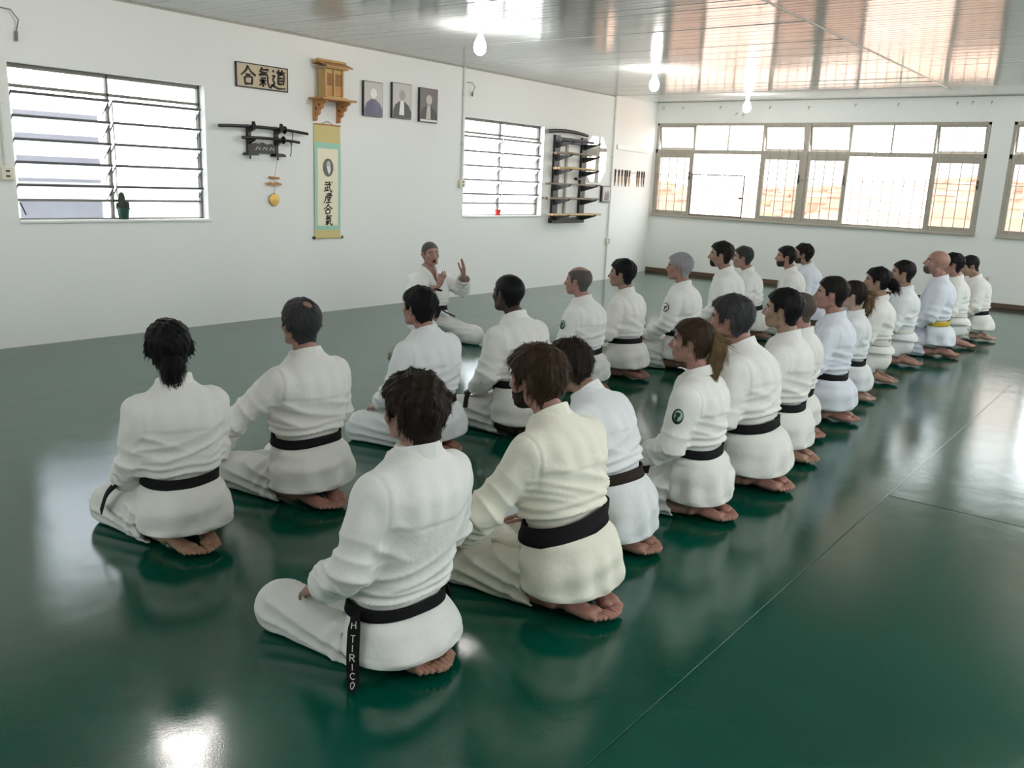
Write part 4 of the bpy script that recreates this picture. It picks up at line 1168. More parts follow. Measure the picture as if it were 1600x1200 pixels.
# near row, front to back
person(-1.908, 1.915, 180, .975, -9, 4.5, 'kneeling man nearest the camera, thinning dark curly hair, lettered black belt end', RO, 1, hair=D(top=.024, side=.020, mess=.0065, slen=.018, lift=.004, nape=-.088), hair_col='brown', skin='tan', zb=.218, w=1.02, hem=.06, headz=-.036, footx=.022, arms=D(L=D(el=(-.03, .245, .395), wr=(.14, .195, .250), hd=(.8, -.3, -.3)), R=D(el=(-.02, .235, .395), wr=(.16, .185, .250))),
       hy=2, hp=4, slouch=7, ends=[D(p=[(-.015, .178, .222), (-.050, .216, .19), (-.068, .238, .11), (-.080, .247, .022), (-.105, .275, .004)], o=(-.35, 1, .0), text=belt_text('H TIRICO')), D(p=[(.09, -.165, .22), (.08, -.25, .20), (.03, -.285, .15), (.0, -.30, .055)], o=(-.2, -1, .1))], brow='brown')
person(-1.70, 2.60, 177, .98, 11, 0, 'bearded kneeling man in cream jacket with wide black belt, left arm straight to his knee', RO, 2, gi='cream', hair=D(top=.026, side=.020, mess=.004, slen=.034, lift=.005), hair_col='auburn', beard=D(t=.0042, col='brown'), skin='ruddy', hy=8, hp=6, slouch=8, w=1.03,
       arms=D(L=D(el=(.12, .285, .43), wr=(.335, .245, .225), hd=(.65, -.12, -.75), hn=(.7, .3, .6))), zb=.338, toes=.095, belt='black', beltw=1.5, belty=-.022)
person(-1.86, 3.20, 186, .936, 14, -2, 'kneeling man hunched forward with dark brown belt, behind the cream jacket', RO, 3, gi='cool', belt='brown', hair=D(top=.024, side=.017, mess=.006, slen=.024, lift=.006), hair_col='brown', skin='tan', slouch=18, hp=18, hy=14, zb=.345, hem=.085)
person(-1.77, 3.81, 185, .961, 1, 0, 'kneeling woman with long light brown ponytail and green sleeve badge', RO, 4, gi='ivory', hair=D(top=.013, side=.010, mess=.0024, tail=tailp, tailcol='blonde', slen=.03, lift=.002, nape=-.07), hair_col='auburn', skin='ruddy', hy=14, w=.93, g=.94, hs=.96, zb=.35, feet=.92,
       patch=sleeve_patch('oval', (-.005, .26, .555), .026, .036), ends=[D(p=[(.11, .10, .345), (.15, .19, .30), (.15, .235, .235)], o=(.1, 1, .35))])
person(-1.75, 4.42, 184, 1.026, 8, 0, 'heavy kneeling man with thick grey-black hair and black belt, behind the long ponytail', RO, 5, gi='ivory', hair=D(top=.022, side=.016, mess=.004, slen=.02, lift=.005), hair_col='saltpepper', skin='ruddy', hy=8, slouch=10, w=1.04, g=1.08, zb=.335)
person(-1.82, 5.03, 182, 1.006, -1, 1, 'young kneeling man with neat black hair, between the grey-haired man and the stubble-headed man', RO, 6, gi='ivory', hair=D(top=.016, side=.011, mess=.0024, slen=.012, lift=.002), hair_col='black', skin='olive', hy=10, w=.96, zb=.335)
person(-1.95, 5.58, 184, .94, -6, 0, 'kneeling man with close-cropped greying stubble, behind the young black-haired man', RO, 7, gi='ivory', hair=D(top=.004, side=.004, mess=.0005, slen=.005, lift=.001, dens=.5), hair_col='stubble', skin='ruddy', hy=10, slouch=8, zb=.33, w=.88)
person(-1.93, 6.17, 188, 1.003, -3, 1, 'kneeling man in bluish white jacket with cropped dark hair and narrow black belt', RO, 8, gi='blue', hair=D(top=.012, side=.007, mess=.0022, slen=.008, lift=.001), hair_col='dark', skin='ruddy', hy=10, w=1.0, g=1.05, zb=.33)
person(-2.00, 6.94, 191, .921, -2, -1, 'kneeling woman with curly dark hair in a brown ponytail, behind the bluish jacket', RO, 9, gi='cool', hair=D(top=.015, side=.012, mess=.003, tail=tailc, tailcol='blonde', slen=.025, lift=.004, nape=-.07), hair_col='brown', skin='light', hy=8, w=.92, g=.93, hs=.96, feet=.92)
person(-2.06, 7.77, 189, .973, -2, 0, 'kneeling woman with curly black hair tied in a bun', RO, 10, gi='ivory', belt='whitebelt', hair=D(top=.020, side=.014, mess=.004, tail=bun, slen=.022, lift=.005, nape=-.065), hair_col='black', skin='olive', hy=12, w=.93, g=1.0, hs=.96, hem=.27, zb=.36, feet=.92)
person(-2.12, 8.78, 189, .983, -3, 0, 'kneeling man with short dark hair and rumpled trousers, behind the black bun', RO, 11, gi='cool', belt='whitebelt', hair=D(top=.012, side=.008, mess=.0022, slen=.008, lift=.001), hair_col='dark', skin='tan', hy=12, hem=.25, zb=.35)
person(-1.99, 9.60, 193, 1.061, -1, 1, 'bald kneeling man with grey goatee and yellow belt', RO, 12, gi='blue', belt='yellow', hair=None, beard=D(t=.007, col='greystubble', full=False), skin='ruddy', hy=8, hp=-8, w=1.04, zb=.33, hem=.12)
person(-1.97, 10.37, 195, 1.003, 2, 0, 'kneeling man with black hair and white belt, just behind the yellow belt', RO, 13, gi='white', belt='whitebelt', hair=D(top=.016, side=.010, mess=.0032, slen=.012, lift=.002), hair_col='black', skin='ruddy', hy=6, hem=.25, zb=.35)
person(-1.88, 11.14, 196, .960, 5, 0, 'kneeling man with bowed head and black belt, last of the near row', RO, 14, gi='ivory', hair=D(top=.013, side=.008, mess=.0022, slen=.008, lift=.001), hair_col='dark', skin='olive', hp=24, hy=14, slouch=12, zb=.33, hem=.13)
# far row, front to back
person(-3.22, 1.96, 172, .941, 2, 1, 'kneeling woman with black hair gathered at the nape, leftmost of the class', LO_, 15, gi='ivory', hair=D(top=.020, side=.016, mess=.004, slen=.02, lift=.001, tail=braid, nape=-.09), hair_col='black', skin='olive', hy=-14, hp=4, w=.94, g=1.03, hs=.97, arms=D(L=D(el=(.02, .205, .39)), R=D(el=(.02, .195, .39))), zb=.315, feet=.95,
       ends=[D(p=[(.07, .165, .33), (.13, .205, .285), (.20, .235, .215), (.235, .255, .12)], o=(.1, 1, .55))])
person(-3.24, 2.64, 178, .975, 0, 2, 'kneeling man with greying black hair and a bald spot, left hand on his knee', LO_, 16, gi='ivory', hair=D(top=.013, side=.010, mess=.0024, bald=((-.072, 0, .110), (.030, .027, .028)), slen=.012, lift=.002), hair_col='saltpepper', skin='ruddy', hy=-4, zb=.33,
       arms=D(L=D(el=(.13, .30, .43), wr=(.355, .275, .215), hd=(.72, -.10, -.68), hn=(.7, .3, .6))))
person(-3.40, 3.66, 182, .943, 0, 0, 'broad kneeling man with thick black hair, in front of the teacher', LO_, 17, gi='cool', hair=D(top=.020, side=.015, mess=.004, slen=.018, lift=.004), hair_col='black', skin='ruddy', hy=4, w=1.14, g=1.1, slouch=9, zb=.325)
person(-3.20, 4.30, 172, 1.004, 6, -2, 'dark-skinned kneeling man with shaved hair and black belt end on his thigh', LO_, 18, gi='ivory', hair=D(top=.0045, side=.004, mess=.0004, slen=.004, lift=.001, dens=.3), hair_col='black', skin='dark', hy=4, zb=.335, brow='black',
       ends=[D(p=[(.13, .06, .335), (.18, .16, .295), (.215, .225, .245), (.20, .262, .16)], o=(.15, 1, .6))])
person(-3.62, 5.63, 186, .947, 1, 0, 'kneeling man with bald crown, grey sides and a dark sleeve badge', LO_, 19, gi='white', hair=D(top=.006, side=.006, mess=.0006, bald=((.015, 0, .125), (.115, .058, .072)), slen=.006, lift=.001), hair_col='greystubble', skin='ruddy', hy=8, w=1.06, g=1.12, zb=.325, patch=sleeve_patch('oval', (.03, .26, .555), .026, .034))
person(-3.64, 6.29, 185, .965, 0, 0, 'kneeling man with short jet black hair, right of the bald crown', LO_, 20, gi='ivory', hair=D(top=.020, side=.013, mess=.003, slen=.014, lift=.003), hair_col='black', skin='tan', hy=16, w=1.03, g=1.05, zb=.33)
person(-3.48, 6.96, 187, 1.005, -1, 1, 'kneeling man with silver grey hair and a round sleeve badge', LO_, 21, gi='white', hair=D(top=.016, side=.011, mess=.0032, slen=.014, lift=.003), hair_col='grey', skin='ruddy', hy=14, w=1.04, g=1.08, zb=.33, patch=sleeve_patch('round', (.03, .26, .555), .036, .036))
person(-3.62, 8.24, 194, 1.058, 4, 0, 'tall kneeling man with goatee and short dark hair, tallest of the far row', LO_, 22, gi='white', hair=D(top=.018, side=.010, mess=.0032, slen=.012, lift=.003), hair_col='dark', beard=D(t=.003, col='brown', full=False), skin='tan', hy=12, w=1.06, g=1.1, zb=.33)
person(-3.72, 9.08, 196, .983, 7, 0, 'kneeling man with grizzled hair half hidden by the tall man', LO_, 23, gi='white', hair=D(top=.014, side=.009, mess=.0032, slen=.012, lift=.002), hair_col='saltpepper', skin='tan', hy=8, zb=.33)
person(-3.47, 9.64, 195, .987, 6, 0, 'kneeling man with dark short beard in profile, before the back wall', LO_, 24, gi='ivory', hair=D(top=.014, side=.009, mess=.0024, slen=.01, lift=.002), hair_col='dark', beard=D(t=.0022, col='shadow'), skin='tan', hy=14, w=1.02, zb=.33)
person(-3.56, 10.46, 196, .978, 7, -1, 'kneeling man with curly dark hair and beard, last of the far row', LO_, 25, gi='blue', hair=D(top=.022, side=.015, mess=.005, slen=.016, lift=.005), hair_col='dark', beard=D(t=.0026, col='shadow'), skin='tan', hy=4, zb=.33)
# the teacher, facing the class
tch = person(-5.77, 6.29, -13, .955, -4, 3, 'kneeling teacher facing the class with both hands raised', None, 26, gi='white', hair=D(top=.004, side=.004, mess=.0004, slen=.004, lift=.001, dens=.4), hair_col='greystubble', skin='ruddy', mouth=True, vneck=True, hy=-10, hp=0, hr=4, knee=.245, zb=.335, slouch=4,
       arms=D(R=D(el=(.06, .285, .43), wr=(.27, .085, .575), hd=(.22, -.28, .92), hn=(.15, .95, .25)), L=D(el=(.10, .335, .50), wr=(.25, .245, .675), hd=(.10, -.12, .98), hn=(.30, .90, .1))), hand=('flat', 'flat'),
       ends=[D(p=[(.145, .0, .335), (.19, .05, .295), (.25, .11, .262)], o=(.2, .1, 1)), D(p=[(.145, .0, .335), (.18, -.05, .29), (.22, -.10, .26)], o=(.2, -.1, 1))], brow='greystubble')
ch_ = wrist_ring((0, 0, 0), (-.10, .30, .90), .036).build('wrist_watch', M['belt_black'], tch, True); ch_.location = (.245, -.105, .525)
# ================================================================== things on the left wall
def WX(off): return XL+off
def ribbon2d(mb, pts, wid, x, th=.0015, mi=0, f=None):
    """flat brush stroke in the wall plane; pts (y, z), wid per point, standing th proud of x"""
    p = catmull([(a, b, 0) for a, b in pts], 6)[:, :2] if len(pts) > 2 else np.array(pts, float)
    w = np.interp(np.linspace(0, 1, len(p)), np.linspace(0, 1, len(wid)), wid)
    t = np.gradient(p, axis=0); t /= np.linalg.norm(t, axis=1)[:, None]+1e-9; nrm = np.stack([-t[:, 1], t[:, 0]], 1)
    a, b = p+nrm*w[:, None]/2, p-nrm*w[:, None]/2; n = len(p)
    g = f or (lambda y, z, d: (x+d, y, z))
    vs = [g(*q, 0) for q in a]+[g(*q, 0) for q in b]+[g(*q, th) for q in a]+[g(*q, th) for q in b]
    fs = [(2*n+i, 3*n+i, 3*n+i+1, 2*n+i+1) for i in range(n-1)]+[(i, 2*n+i, 2*n+i+1, i+1) for i in range(n-1)]+[(n+i, n+i+1, 3*n+i+1, 3*n+i) for i in range(n-1)]
    fs += [(0, n, 3*n, 2*n), (n-1, 3*n-1, 4*n-1, 2*n-1)]
    mb.add(vs, fs, mi)
KANJI = {
 'go': [[(.5, .98), (.34, .72), (.02, .48)], [(.48, .96), (.68, .70), (.99, .52)], [(.33, .52), (.67, .55)], [(.27, .40), (.29, .04)], [(.26, .40), (.74, .43), (.71, .05)], [(.29, .08), (.71, .09)]],
 'ki': [[(.38, .99), (.30, .86), (.20, .76)], [(.30, .87), (.82, .90)], [(.28, .74), (.74, .76)], [(.16, .61), (.70, .64), (.74, .32), (.84, .08), (.97, .04), (.99, .2)], [(.28, .50), (.36, .41)], [(.60, .52), (.50, .41)], [(.20, .32), (.64, .35)], [(.43, .53), (.43, .02)], [(.42, .32), (.32, .18), (.18, .08)], [(.45, .32), (.62, .13)]],
 'do': [[(.48, .99), (.55, .90)], [(.80, 1.0), (.70, .90)], [(.36, .84), (.97, .87)], [(.66, .85), (.58, .75)], [(.46, .73), (.47, .25)], [(.46, .72), (.87, .74), (.85, .25)], [(.47, .57), (.85, .58)], [(.47, .42), (.85, .43)], [(.47, .27), (.85, .28)], [(.10, .93), (.20, .82)], [(.03, .62), (.23, .65), (.11, .45), (.22, .28), (.06, .13)], [(.05, .16), (.22, .11), (.5, .03), (.99, .06)]],
 'bu': [[(.10, .88), (.58, .90)], [(.03, .68), (.80, .72)], [(.60, .99), (.66, .52), (.80, .14), (.97, .03), (.99, .25)], [(.84, .96), (.93, .85)], [(.40, .62), (.38, .16)], [(.40, .42), (.60, .44)], [(.20, .48), (.18, .15)], [(.03, .08), (.62, .20)]],
 'san': [[(.5, 1), (.53, .90)], [(.2, .86), (.8, .89)], [(.38, .84), (.46, .75)], [(.66, .85), (.56, .75)], [(.14, .69), (.90, .73)], [(.2, .7), (.16, .32), (.0, .0)], [(.42, .63), (.30, .44)], [(.36, .52), (.82, .54)], [(.38, .32), (.78, .34)], [(.26, .07), (.94, .09)], [(.58, .64), (.58, .08)]]}
def brush_char(mb, key, y, z, sy, sz, x, wmax, slant=0., mi=0):
    for k, st in enumerate(KANJI[key]):
        n = len(st); w = [wmax*(1.0 if i == 0 else .75 if i < n-1 else .45) for i in range(n)]
        if k % 3 == 1: w = w[::-1]
        ribbon2d(mb, [(y+(a+slant*(b-.5))*sy, z+b*sz) for a, b in st], w, x, .0012, mi)
# --- lettered board
r = empty('calligraphy_sign', 'long beige board with three brushed black characters, left of the wooden shrine', 'sign', (0, 0, 0))
MB().box((WX(.001), 5.545, 2.350), (WX(.020), 6.160, 2.572), .002).build('board', M['sign_paper'], r)
fr = MB()
for a, b, c, d in ((5.538, 6.167, 2.343, 2.354), (5.538, 6.167, 2.568, 2.579), (5.538, 5.549, 2.343, 2.579), (6.156, 6.167, 2.343, 2.579)): fr.box((WX(.001), a, c), (WX(.026), b, d), .002)
fr.build('sign_frame', M['black_wood'], r)
for key, y in (('go', 5.60), ('ki', 5.79), ('do', 5.97)):
    mb = MB(); brush_char(mb, key, y-.012, 2.364, .182, .192, WX(.0202), .028); mb.build('brushed_character', M['ink'], r)
# --- hanging scroll
r = empty('hanging_scroll', 'tall gold and aqua hanging scroll with an oval portrait and brushed characters', 'scroll', (0, 0, 0))
ys0, ys1 = 6.515, 6.888
def wavy(name, y0, y1, z0, z1, off, m, parent, th=.0015):
    n = 10; vs = []; fs = []
    for i in range(n+1):
        z = z0+(z1-z0)*i/n; d = off+.004*math.sin(z*5.)+.006*max(0, 1.2-z)
        vs += [(WX(d), y0, z), (WX(d), y1, z), (WX(d-th), y0, z), (WX(d-th), y1, z)]
    for i in range(n):
        a = 4*i; b = a+4; fs += [(a, a+1, b+1, b), (a+3, a+2, b+2, b+3), (a+2, a, b, b+2), (a+1, a+3, b+3, b+1)]
    fs += [(0, 2, 3, 1), (4*n, 4*n+1, 4*n+3, 4*n+2)]
    return mesh_obj(name, vs, fs, m, parent)
wavy('gold_mount', ys0, ys1, .845, 2.060, .012, M['paper_gold'], r)
wavy('aqua_mount', ys0, ys1, .925, 1.868, .0138, M['paper_aqua'], r)
wavy('paper', ys0+.040, ys1-.040, .972, 1.806, .0156, M['paper_cream'], r)
sx = WX(.0175+.004*math.sin(1.6*5))
pt = MB(); cy_, cz_ = (ys0+ys1)/2, 1.605
el = [(cy_+.074*math.cos(a), cz_+.098*math.sin(a)) for a in np.linspace(0, 2*math.pi, 28, endpoint=False)]
pt.prism(el, sx, sx+.0015, 'x', 0)
pt.prism([(cy_+.030*math.cos(a)+.004, cz_+.030+.042*math.sin(a)) for a in np.linspace(0, 2*math.pi, 18, endpoint=False)], sx+.0015, sx+.0022, 'x', 1)
pt.prism([(cy_-.022, cz_+.012), (cy_+.030, cz_+.012), (cy_+.036, cz_-.03), (cy_+.012, cz_-.075), (cy_-.006, cz_-.045)], sx+.0015, sx+.0026, 'x', 2)
po = pt.build('oval_portrait', [M['photo_mid'], M['photo_light'], M['photo_white']], r)
for k, key in enumerate(('bu', 'san', 'go', 'ki')):
    mb = MB(); z = 1.345-.122*k; brush_char(mb, key, cy_-.062+.008*(k % 2), z-.006, .124, .118, WX(.0165+.004*math.sin((z+.05)*5)+.006*max(0, 1.2-z)), .0185, .14); mb.build('brushed_character', M['ink'], r)
rl = MB().tube([(WX(.016), ys0-.004, .842), (WX(.016), ys1+.004, .842)], .013, 12).build('roller', M['paper_gold'], r, True)
for a, b in ((ys0-.026, ys0-.004), (ys1+.004, ys1+.026)): MB().tube([(WX(.016), a, .842), (WX(.016), b, .842)], .0165, 12).build('roller_knob', M['black_wood'], r, True)
MB().tube([(WX(.01), ys0, 2.060), (WX(.01), ys1, 2.060)], .008, 8).build('hanging_rod', M['wood_tan'], r, True)
MB().tube([(WX(.01), ys0+.10, 2.064), (WX(.012), cy_, 2.098), (WX(.01), ys1-.10, 2.064)], .003, 6).build('hanging_cord', M['wood_dark'], r, True)
# --- shrine shelf with carved brackets
r = empty('shrine_shelf', 'tan wooden wall shelf with carved scroll brackets under the little shrine', 'shelf', (0, 0, 0))
MB().box((WX(.001), 6.445, 2.305), (WX(.245), 6.925, 2.327), .004).build('shelf_board', M['wood_tan'], r)
prof = [(0, 2.305), (.205, 2.305), (.212, 2.285), (.190, 2.270), (.168, 2.268), (.150, 2.250), (.156, 2.232), (.140, 2.212), (.118, 2.212), (.100, 2.195), (.104, 2.172), (.086, 2.150), (.062, 2.148), (.050, 2.130), (.054, 2.108), (.036, 2.090), (0, 2.086)]
for yy in (6.508, 6.835):
    mb = MB(); mb.prism([(WX(.001+a), b) for a, b in prof], yy, yy+.026, 'y'); o = mb.build('bracket', M['wood_tan'], r)
    m2 = MB()
    for (a, b, q) in ((.055, 2.215, .016), (.105, 2.255, .013), (.05, 2.165, .010)): m2.tube([(WX(a), yy-.003, b), (WX(a), yy+.029, b)], q, 10)
    m2.build('carved_rosette', M['wood_dark'], o, True)
# --- household shrine
r = empty('household_shrine', 'small golden wooden shrine with slab roof standing on the carved wall shelf', 'shrine', (0, 0, 0))
zb0 = 2.3272
MB().box((WX(.020), 6.530, zb0), (WX(.200), 6.830, zb0+.018), .003).build('base', M['wood_gold'], r)
MB().box((WX(.030), 6.560, zb0+.018), (WX(.150), 6.800, zb0+.300), .003).build('body', M['wood_gold'], r)
for yy in (6.552, 6.668, 6.790): MB().box((WX(.148), yy-.010, zb0+.018), (WX(.170), yy+.012, zb0+.300), .003).build('pillar', M['wood_gold'], r)
for y0, y1 in ((6.567, 6.654), (6.684, 6.776)):
    d = MB().box((WX(.149), y0, zb0+.03), (WX(.158), y1, zb0+.26), .002).build('door', M['wood_tan'], r)
    l = MB()
    for k in range(4): l.box((WX(.158), y0+.012+k*(y1-y0-.03)/3, zb0+.13), (WX(.161), y0+.018+k*(y1-y0-.03)/3, zb0+.25))
    l.build('door_lattice', M['wood_dark'], d)
MB().box((WX(.015), 6.535, zb0+.300), (WX(.215), 6.830, zb0+.316), .003).build('eave', M['wood_gold'], r)
rf = MB(); rf.prism([(WX(.0), zb0+.345), (WX(.10), zb0+.362), (WX(.245), zb0+.312), (WX(.247), zb0+.326), (WX(.10), zb0+.380), (WX(.0), zb0+.363)], 6.500, 6.865, 'y'); rf.build('roof', M['wood_tan'], r)
MB().box((WX(.075), 6.485, zb0+.372), (WX(.125), 6.880, zb0+.396), .004).build('ridge_beam', M['wood_gold'], r)
# --- sword rack
r = empty('sword_rack', 'black wall rack of two forked posts holding two sheathed swords', 'rack', (0, 0, 0))
for yy in (5.665, 6.005):
    p = [(.001, 1.70), (.030, 1.70), (.034, 1.80), (.052, 1.815), (.108, 1.832), (.118, 1.850), (.108, 1.852), (.060, 1.838), (.040, 1.85), (.040, 1.915), (.058, 1.922), (.114, 1.940), (.122, 1.985), (.106, 2.02), (.098, 1.985), (.094, 1.958), (.058, 1.95), (.034, 1.985), (.001, 1.99)]
    mb = MB(); mb.prism([(WX(a), b) for a, b in p], yy-.018, yy+.018, 'y'); mb.build('forked_post', M['black_wood'], r)
    mb = MB(); mb.prism([(yy-.062, 1.690), (yy+.070, 1.690), (yy+.062, 1.712), (yy+.030, 1.722), (yy-.030, 1.722), (yy-.055, 1.712)], WX(.001), WX(.095), 'x'); mb.build('foot', M['black_wood'], r)
    MB().tube([(WX(.05), yy-.005, 1.70), (WX(.05), yy-.005, 1.655)], .009, 8).build('peg', M['black_wood'], r, True)
pb_ = MB(); pb_.prism([(5.683, 1.715), (5.987, 1.715), (5.987, 1.800), (5.93, 1.815), (5.88, 1.805), (5.835, 1.822), (5.79, 1.805), (5.74, 1.815), (5.683, 1.800)], WX(.010), WX(.030), 'x'); cp_ = pb_.build('carved_panel', M['black_wood'], r)
mb = MB()
for k in range(3): ribbon2d(mb, [(5.74+.085*k, 1.745), (5.765+.085*k, 1.775), (5.79+.085*k, 1.75), (5.80+.085*k, 1.785)], [.008, .008, .006, .004], WX(.030), .003)
mb.build('carving', M['steel'], cp_)
def sword(label, y0, yg, y1, z, rise, x, rr, cordlen):
    r = empty('sheathed_sword', label, 'sword', (0, 0, 0))
    P = lambda y: (WX(x), y, z+rise*(1-((y-(y0+y1)/2)/((y1-y0)/2))**2)-.010*(y-y0)/(y1-y0))
    MB().tube([P(y) for y in np.linspace(y0, yg, 14)], rr, 10).build('scabbard', M['black_wood'], r, True)
    MB().tube([P(y) for y in np.linspace(yg+.008, y1, 8)], rr*.92, 10).build('grip', M['black_cord'], r, True)
    c = P(yg+.004); MB().lathe([(.006, -.004), (.038, -.004), (.040, 0), (.038, .004), (.006, .004)], 20, c, 'y').build('guard', M['black_wood'], r, True)
    c = Vector(P(yg+.075)); MB().tube([c, c+Vector((.034, .004, -.03)), c+Vector((.034, .0, -cordlen)), c+Vector((.030, -.012, -cordlen-.012)), c+Vector((.034, .0, -cordlen-.03))], .0045, 6).build('hanging_cord', M['black_cord'], r, True)
    return r
sword('long black sheathed sword on the upper forks of the wall rack', 5.285, 6.065, 6.372, 1.952, .022, .080, .0165, .11)
sword('short black sheathed sword on the lower forks of the wall rack', 5.545, 6.045, 6.258, 1.857, .012, .082, .0155, .13)
# --- chime
r = empty('wind_chime', 'small hanging chime of two wooden bars and a brass disc below the sword rack', 'chime', (0, 0, 0))
MB().tube([(WX(.05), 5.995, 1.668), (WX(.03), 5.972, 1.50), (WX(.025), 5.968, 1.30)], .0018, 5).build('string', M['cable'], r)
MB().tube([(WX(.025), 5.905, 1.478), (WX(.025), 6.030, 1.472)], .012, 10).build('wooden_bar', M['wood_tan'], r, True)
mb = MB(); mb.prism([(5.868, 1.418), (5.885, 1.402), (6.045, 1.398), (6.062, 1.414), (6.03, 1.424), (6.00, 1.432), (5.985, 1.424), (5.93, 1.426), (5.92, 1.434), (5.90, 1.426)], WX(.012), WX(.036), 'x'); mb.build('wooden_bar', M['wood_tan'], r)
MB().lathe([(.001, .0), (.060, .0), (.065, .004), (.060, .010), (.030, .013), (.001, .014)], 28, (WX(.014), 5.970, 1.25), 'x').build('brass_disc', M['brass'], r, True)
# --- three portraits
def portrait(label, y0, y1, z0, z1, bgm, robe, head, extra):
    r = empty('framed_portrait', label, 'picture', (0, 0, 0), group='portraits in a row on the white wall')
    MB().box((WX(.001), y0, z0), (WX(.036), y1, z1), .002).build('stretcher', M['photo_dark'], r)
    x = WX(.036); w = y1-y0; h = z1-z0; cy = (y0+y1)/2
    ph = MB().box((x, y0+.008, z0+.008), (x+.0015, y1-.008, z1-.008)).build('print', bgm, r)
    m = MB(); m.prism([(y0+.012, z0+.01), (y1-.012, z0+.01), (y1-.03*w, z0+.22*h), (cy+.34*w, z0+.38*h), (cy+.10*w, z0+.50*h), (cy-.12*w, z0+.50*h), (cy-.36*w, z0+.38*h), (y0+.04*w, z0+.20*h)], x+.0015, x+.0025, 'x'); m.build('robe', robe, ph)
    m = MB(); m.prism([(cy-.10*w, z0+.50*h), (cy+.08*w, z0+.50*h), (cy+.10*w, z0+.10*h), (cy-.16*w, z0+.10*h)], x+.0025, x+.0032, 'x'); m.build('shirt', extra, ph)
    m = MB(); m.prism([(cy+.165*w*math.cos(a), z0+.66*h+.145*h*math.sin(a)) for a in np.linspace(0, 2*math.pi, 22, endpoint=False)], x+.0025, x+.0038, 'x'); m.build('face', head, ph)
    return r, ph, x
M['photo_face'] = mat('grey_face_tone', srgb(150, 147, 143), rough=.4)
portrait('framed portrait of a white-haired figure in navy, paled by painted glare, first from the shrine', 7.215, 7.515, 2.200, 2.582, M['photo_light'], M['photo_navy'], M['photo_white'], M['photo_navy'])  # white tones above the robe paint in the glare on the print
portrait('framed grey portrait of a man in dark robe and white shirt, middle of three', 7.667, 7.990, 2.212, 2.612, M['photo_light'], M['photo_dark'], M['photo_face'], M['photo_white'])
r, ph, x = portrait('dark framed portrait with a white caption strip, third from the shrine', 8.130, 8.450, 2.202, 2.602, M['photo_mid'], M['photo_dark'], M['photo_light'], M['photo_light'])
MB().box((x+.0026, 8.142, 2.212), (x+.0036, 8.438, 2.236)).build('caption_strip', M['photo_white'], ph)
# --- weapon rack beside the second window
r = empty('weapon_rack', 'tall black wall rack with stepped arms for wooden weapons, right of the second window', 'rack', (0, 0, 0))
for y0, y1, z0, z1, m, d in ((11.015, 11.150, .985, 2.235, 'black_wood', .045), (11.745, 11.885, 1.00, 2.235, 'black_wood', .045), (11.345, 11.395, 1.0, 2.20, 'frame', .03)):
    MB().box((WX(.001), y0, z0), (WX(d), y1, z1), .004).build('upright', M[m], r)
MB().box((WX(.002), 11.15, 2.12), (WX(.035), 11.745, 2.21), .004).build('crossbar', M['black_wood'], r)
MB().box((WX(.002), 10.98, .955), (WX(.075), 11.86, 1.035), .004).build('crossbar', M['black_wood'], r)
MB().box((WX(.002), 11.62, 1.60), (WX(.06), 11.745, 1.635), .003).build('crossbar', M['black_wood'], r)
LEV = [2.135, 1.945, 1.735, 1.515, 1.305, 1.070]
pa_ = None
for z in LEV:
    for y in (11.06, 11.795):
        if pa_ is None:
            mb = MB(); mb.prism([(.040, -.085), (.080, -.075), (.300, -.012), (.330, .012), (.322, .022), (.290, .0), (.040, .0)], -.022, .022, 'y'); o = pa_ = mb.build('arm', M['black_wood'], r)
        else: o = pa_.copy(); COL.objects.link(o); o.parent = r
        o.location = (XL, y, z)
def staff(label, name, y0, y1, z, x, rr, m, curve=0., tip=.8, cat='wooden weapon'):
    mb = MB(); ys = np.linspace(y0, y1, 12)
    mb.tube([(WX(x), y, z+rr+curve*(1-((y-(y0+y1)/2)/((y1-y0)/2))**2)) for y in ys], [rr*(1-(1-tip)*i/11) for i in range(12)], 10)
    o = mb.build(name, M[m], None, True); return tag(o, label, cat, 'wooden weapons on the wall rack')
staff('black curved sheath lying on top of the weapon rack', 'wooden_sword', 10.72, 11.78, 2.235, .10, .028, 'black_wood', .035)
staff('short black staff on the topmost arms of the weapon rack', 'wooden_staff', 10.92, 11.80, 2.138, .20, .022, 'black_wood')
staff('grey-brown wooden sword on the second arms down, nearer the wall', 'wooden_sword', 10.78, 11.72, 1.948, .15, .017, 'wood_grey', .012)
staff('grey-brown wooden sword on the second arms down, outer edge', 'wooden_sword', 10.76, 11.70, 1.948, .23, .018, 'wood_grey', .012)
staff('golden wooden sword on the third arms down, inner side', 'wooden_sword', 10.90, 11.86, 1.738, .12, .018, 'wood_gold', .010)
staff('golden wooden sword on the third arms down, middle', 'wooden_sword', 10.86, 11.90, 1.738, .18, .018, 'wood_pale', .008)
staff('golden wooden sword on the third arms down, outer edge', 'wooden_sword', 10.84, 11.82, 1.738, .245, .018, 'wood_gold', .010)
staff('long thin grey staff on the fourth arms down', 'wooden_staff', 10.58, 12.08, 1.518, .20, .014, 'wood_grey', 0, 1)
staff('dull brown staff on the fifth arms down, nearer the wall', 'wooden_staff', 10.64, 12.02, 1.308, .13, .016, 'wood_dark', 0, 1)
staff('dull grey staff on the fifth arms down, middle', 'wooden_staff', 10.60, 12.03, 1.308, .19, .016, 'wood_grey', 0, 1)
staff('dull grey staff on the fifth arms down, outer edge', 'wooden_staff', 10.62, 11.98, 1.308, .25, .016, 'wood_grey', 0, 1)
staff('reddish staff on the lowest arms, nearer the wall', 'wooden_staff', 10.80, 12.02, 1.073, .13, .016, 'wood_red', 0, 1)
staff('reddish staff on the lowest arms, middle', 'wooden_staff', 10.76, 12.09, 1.073, .19, .016, 'wood_red', 0, 1)
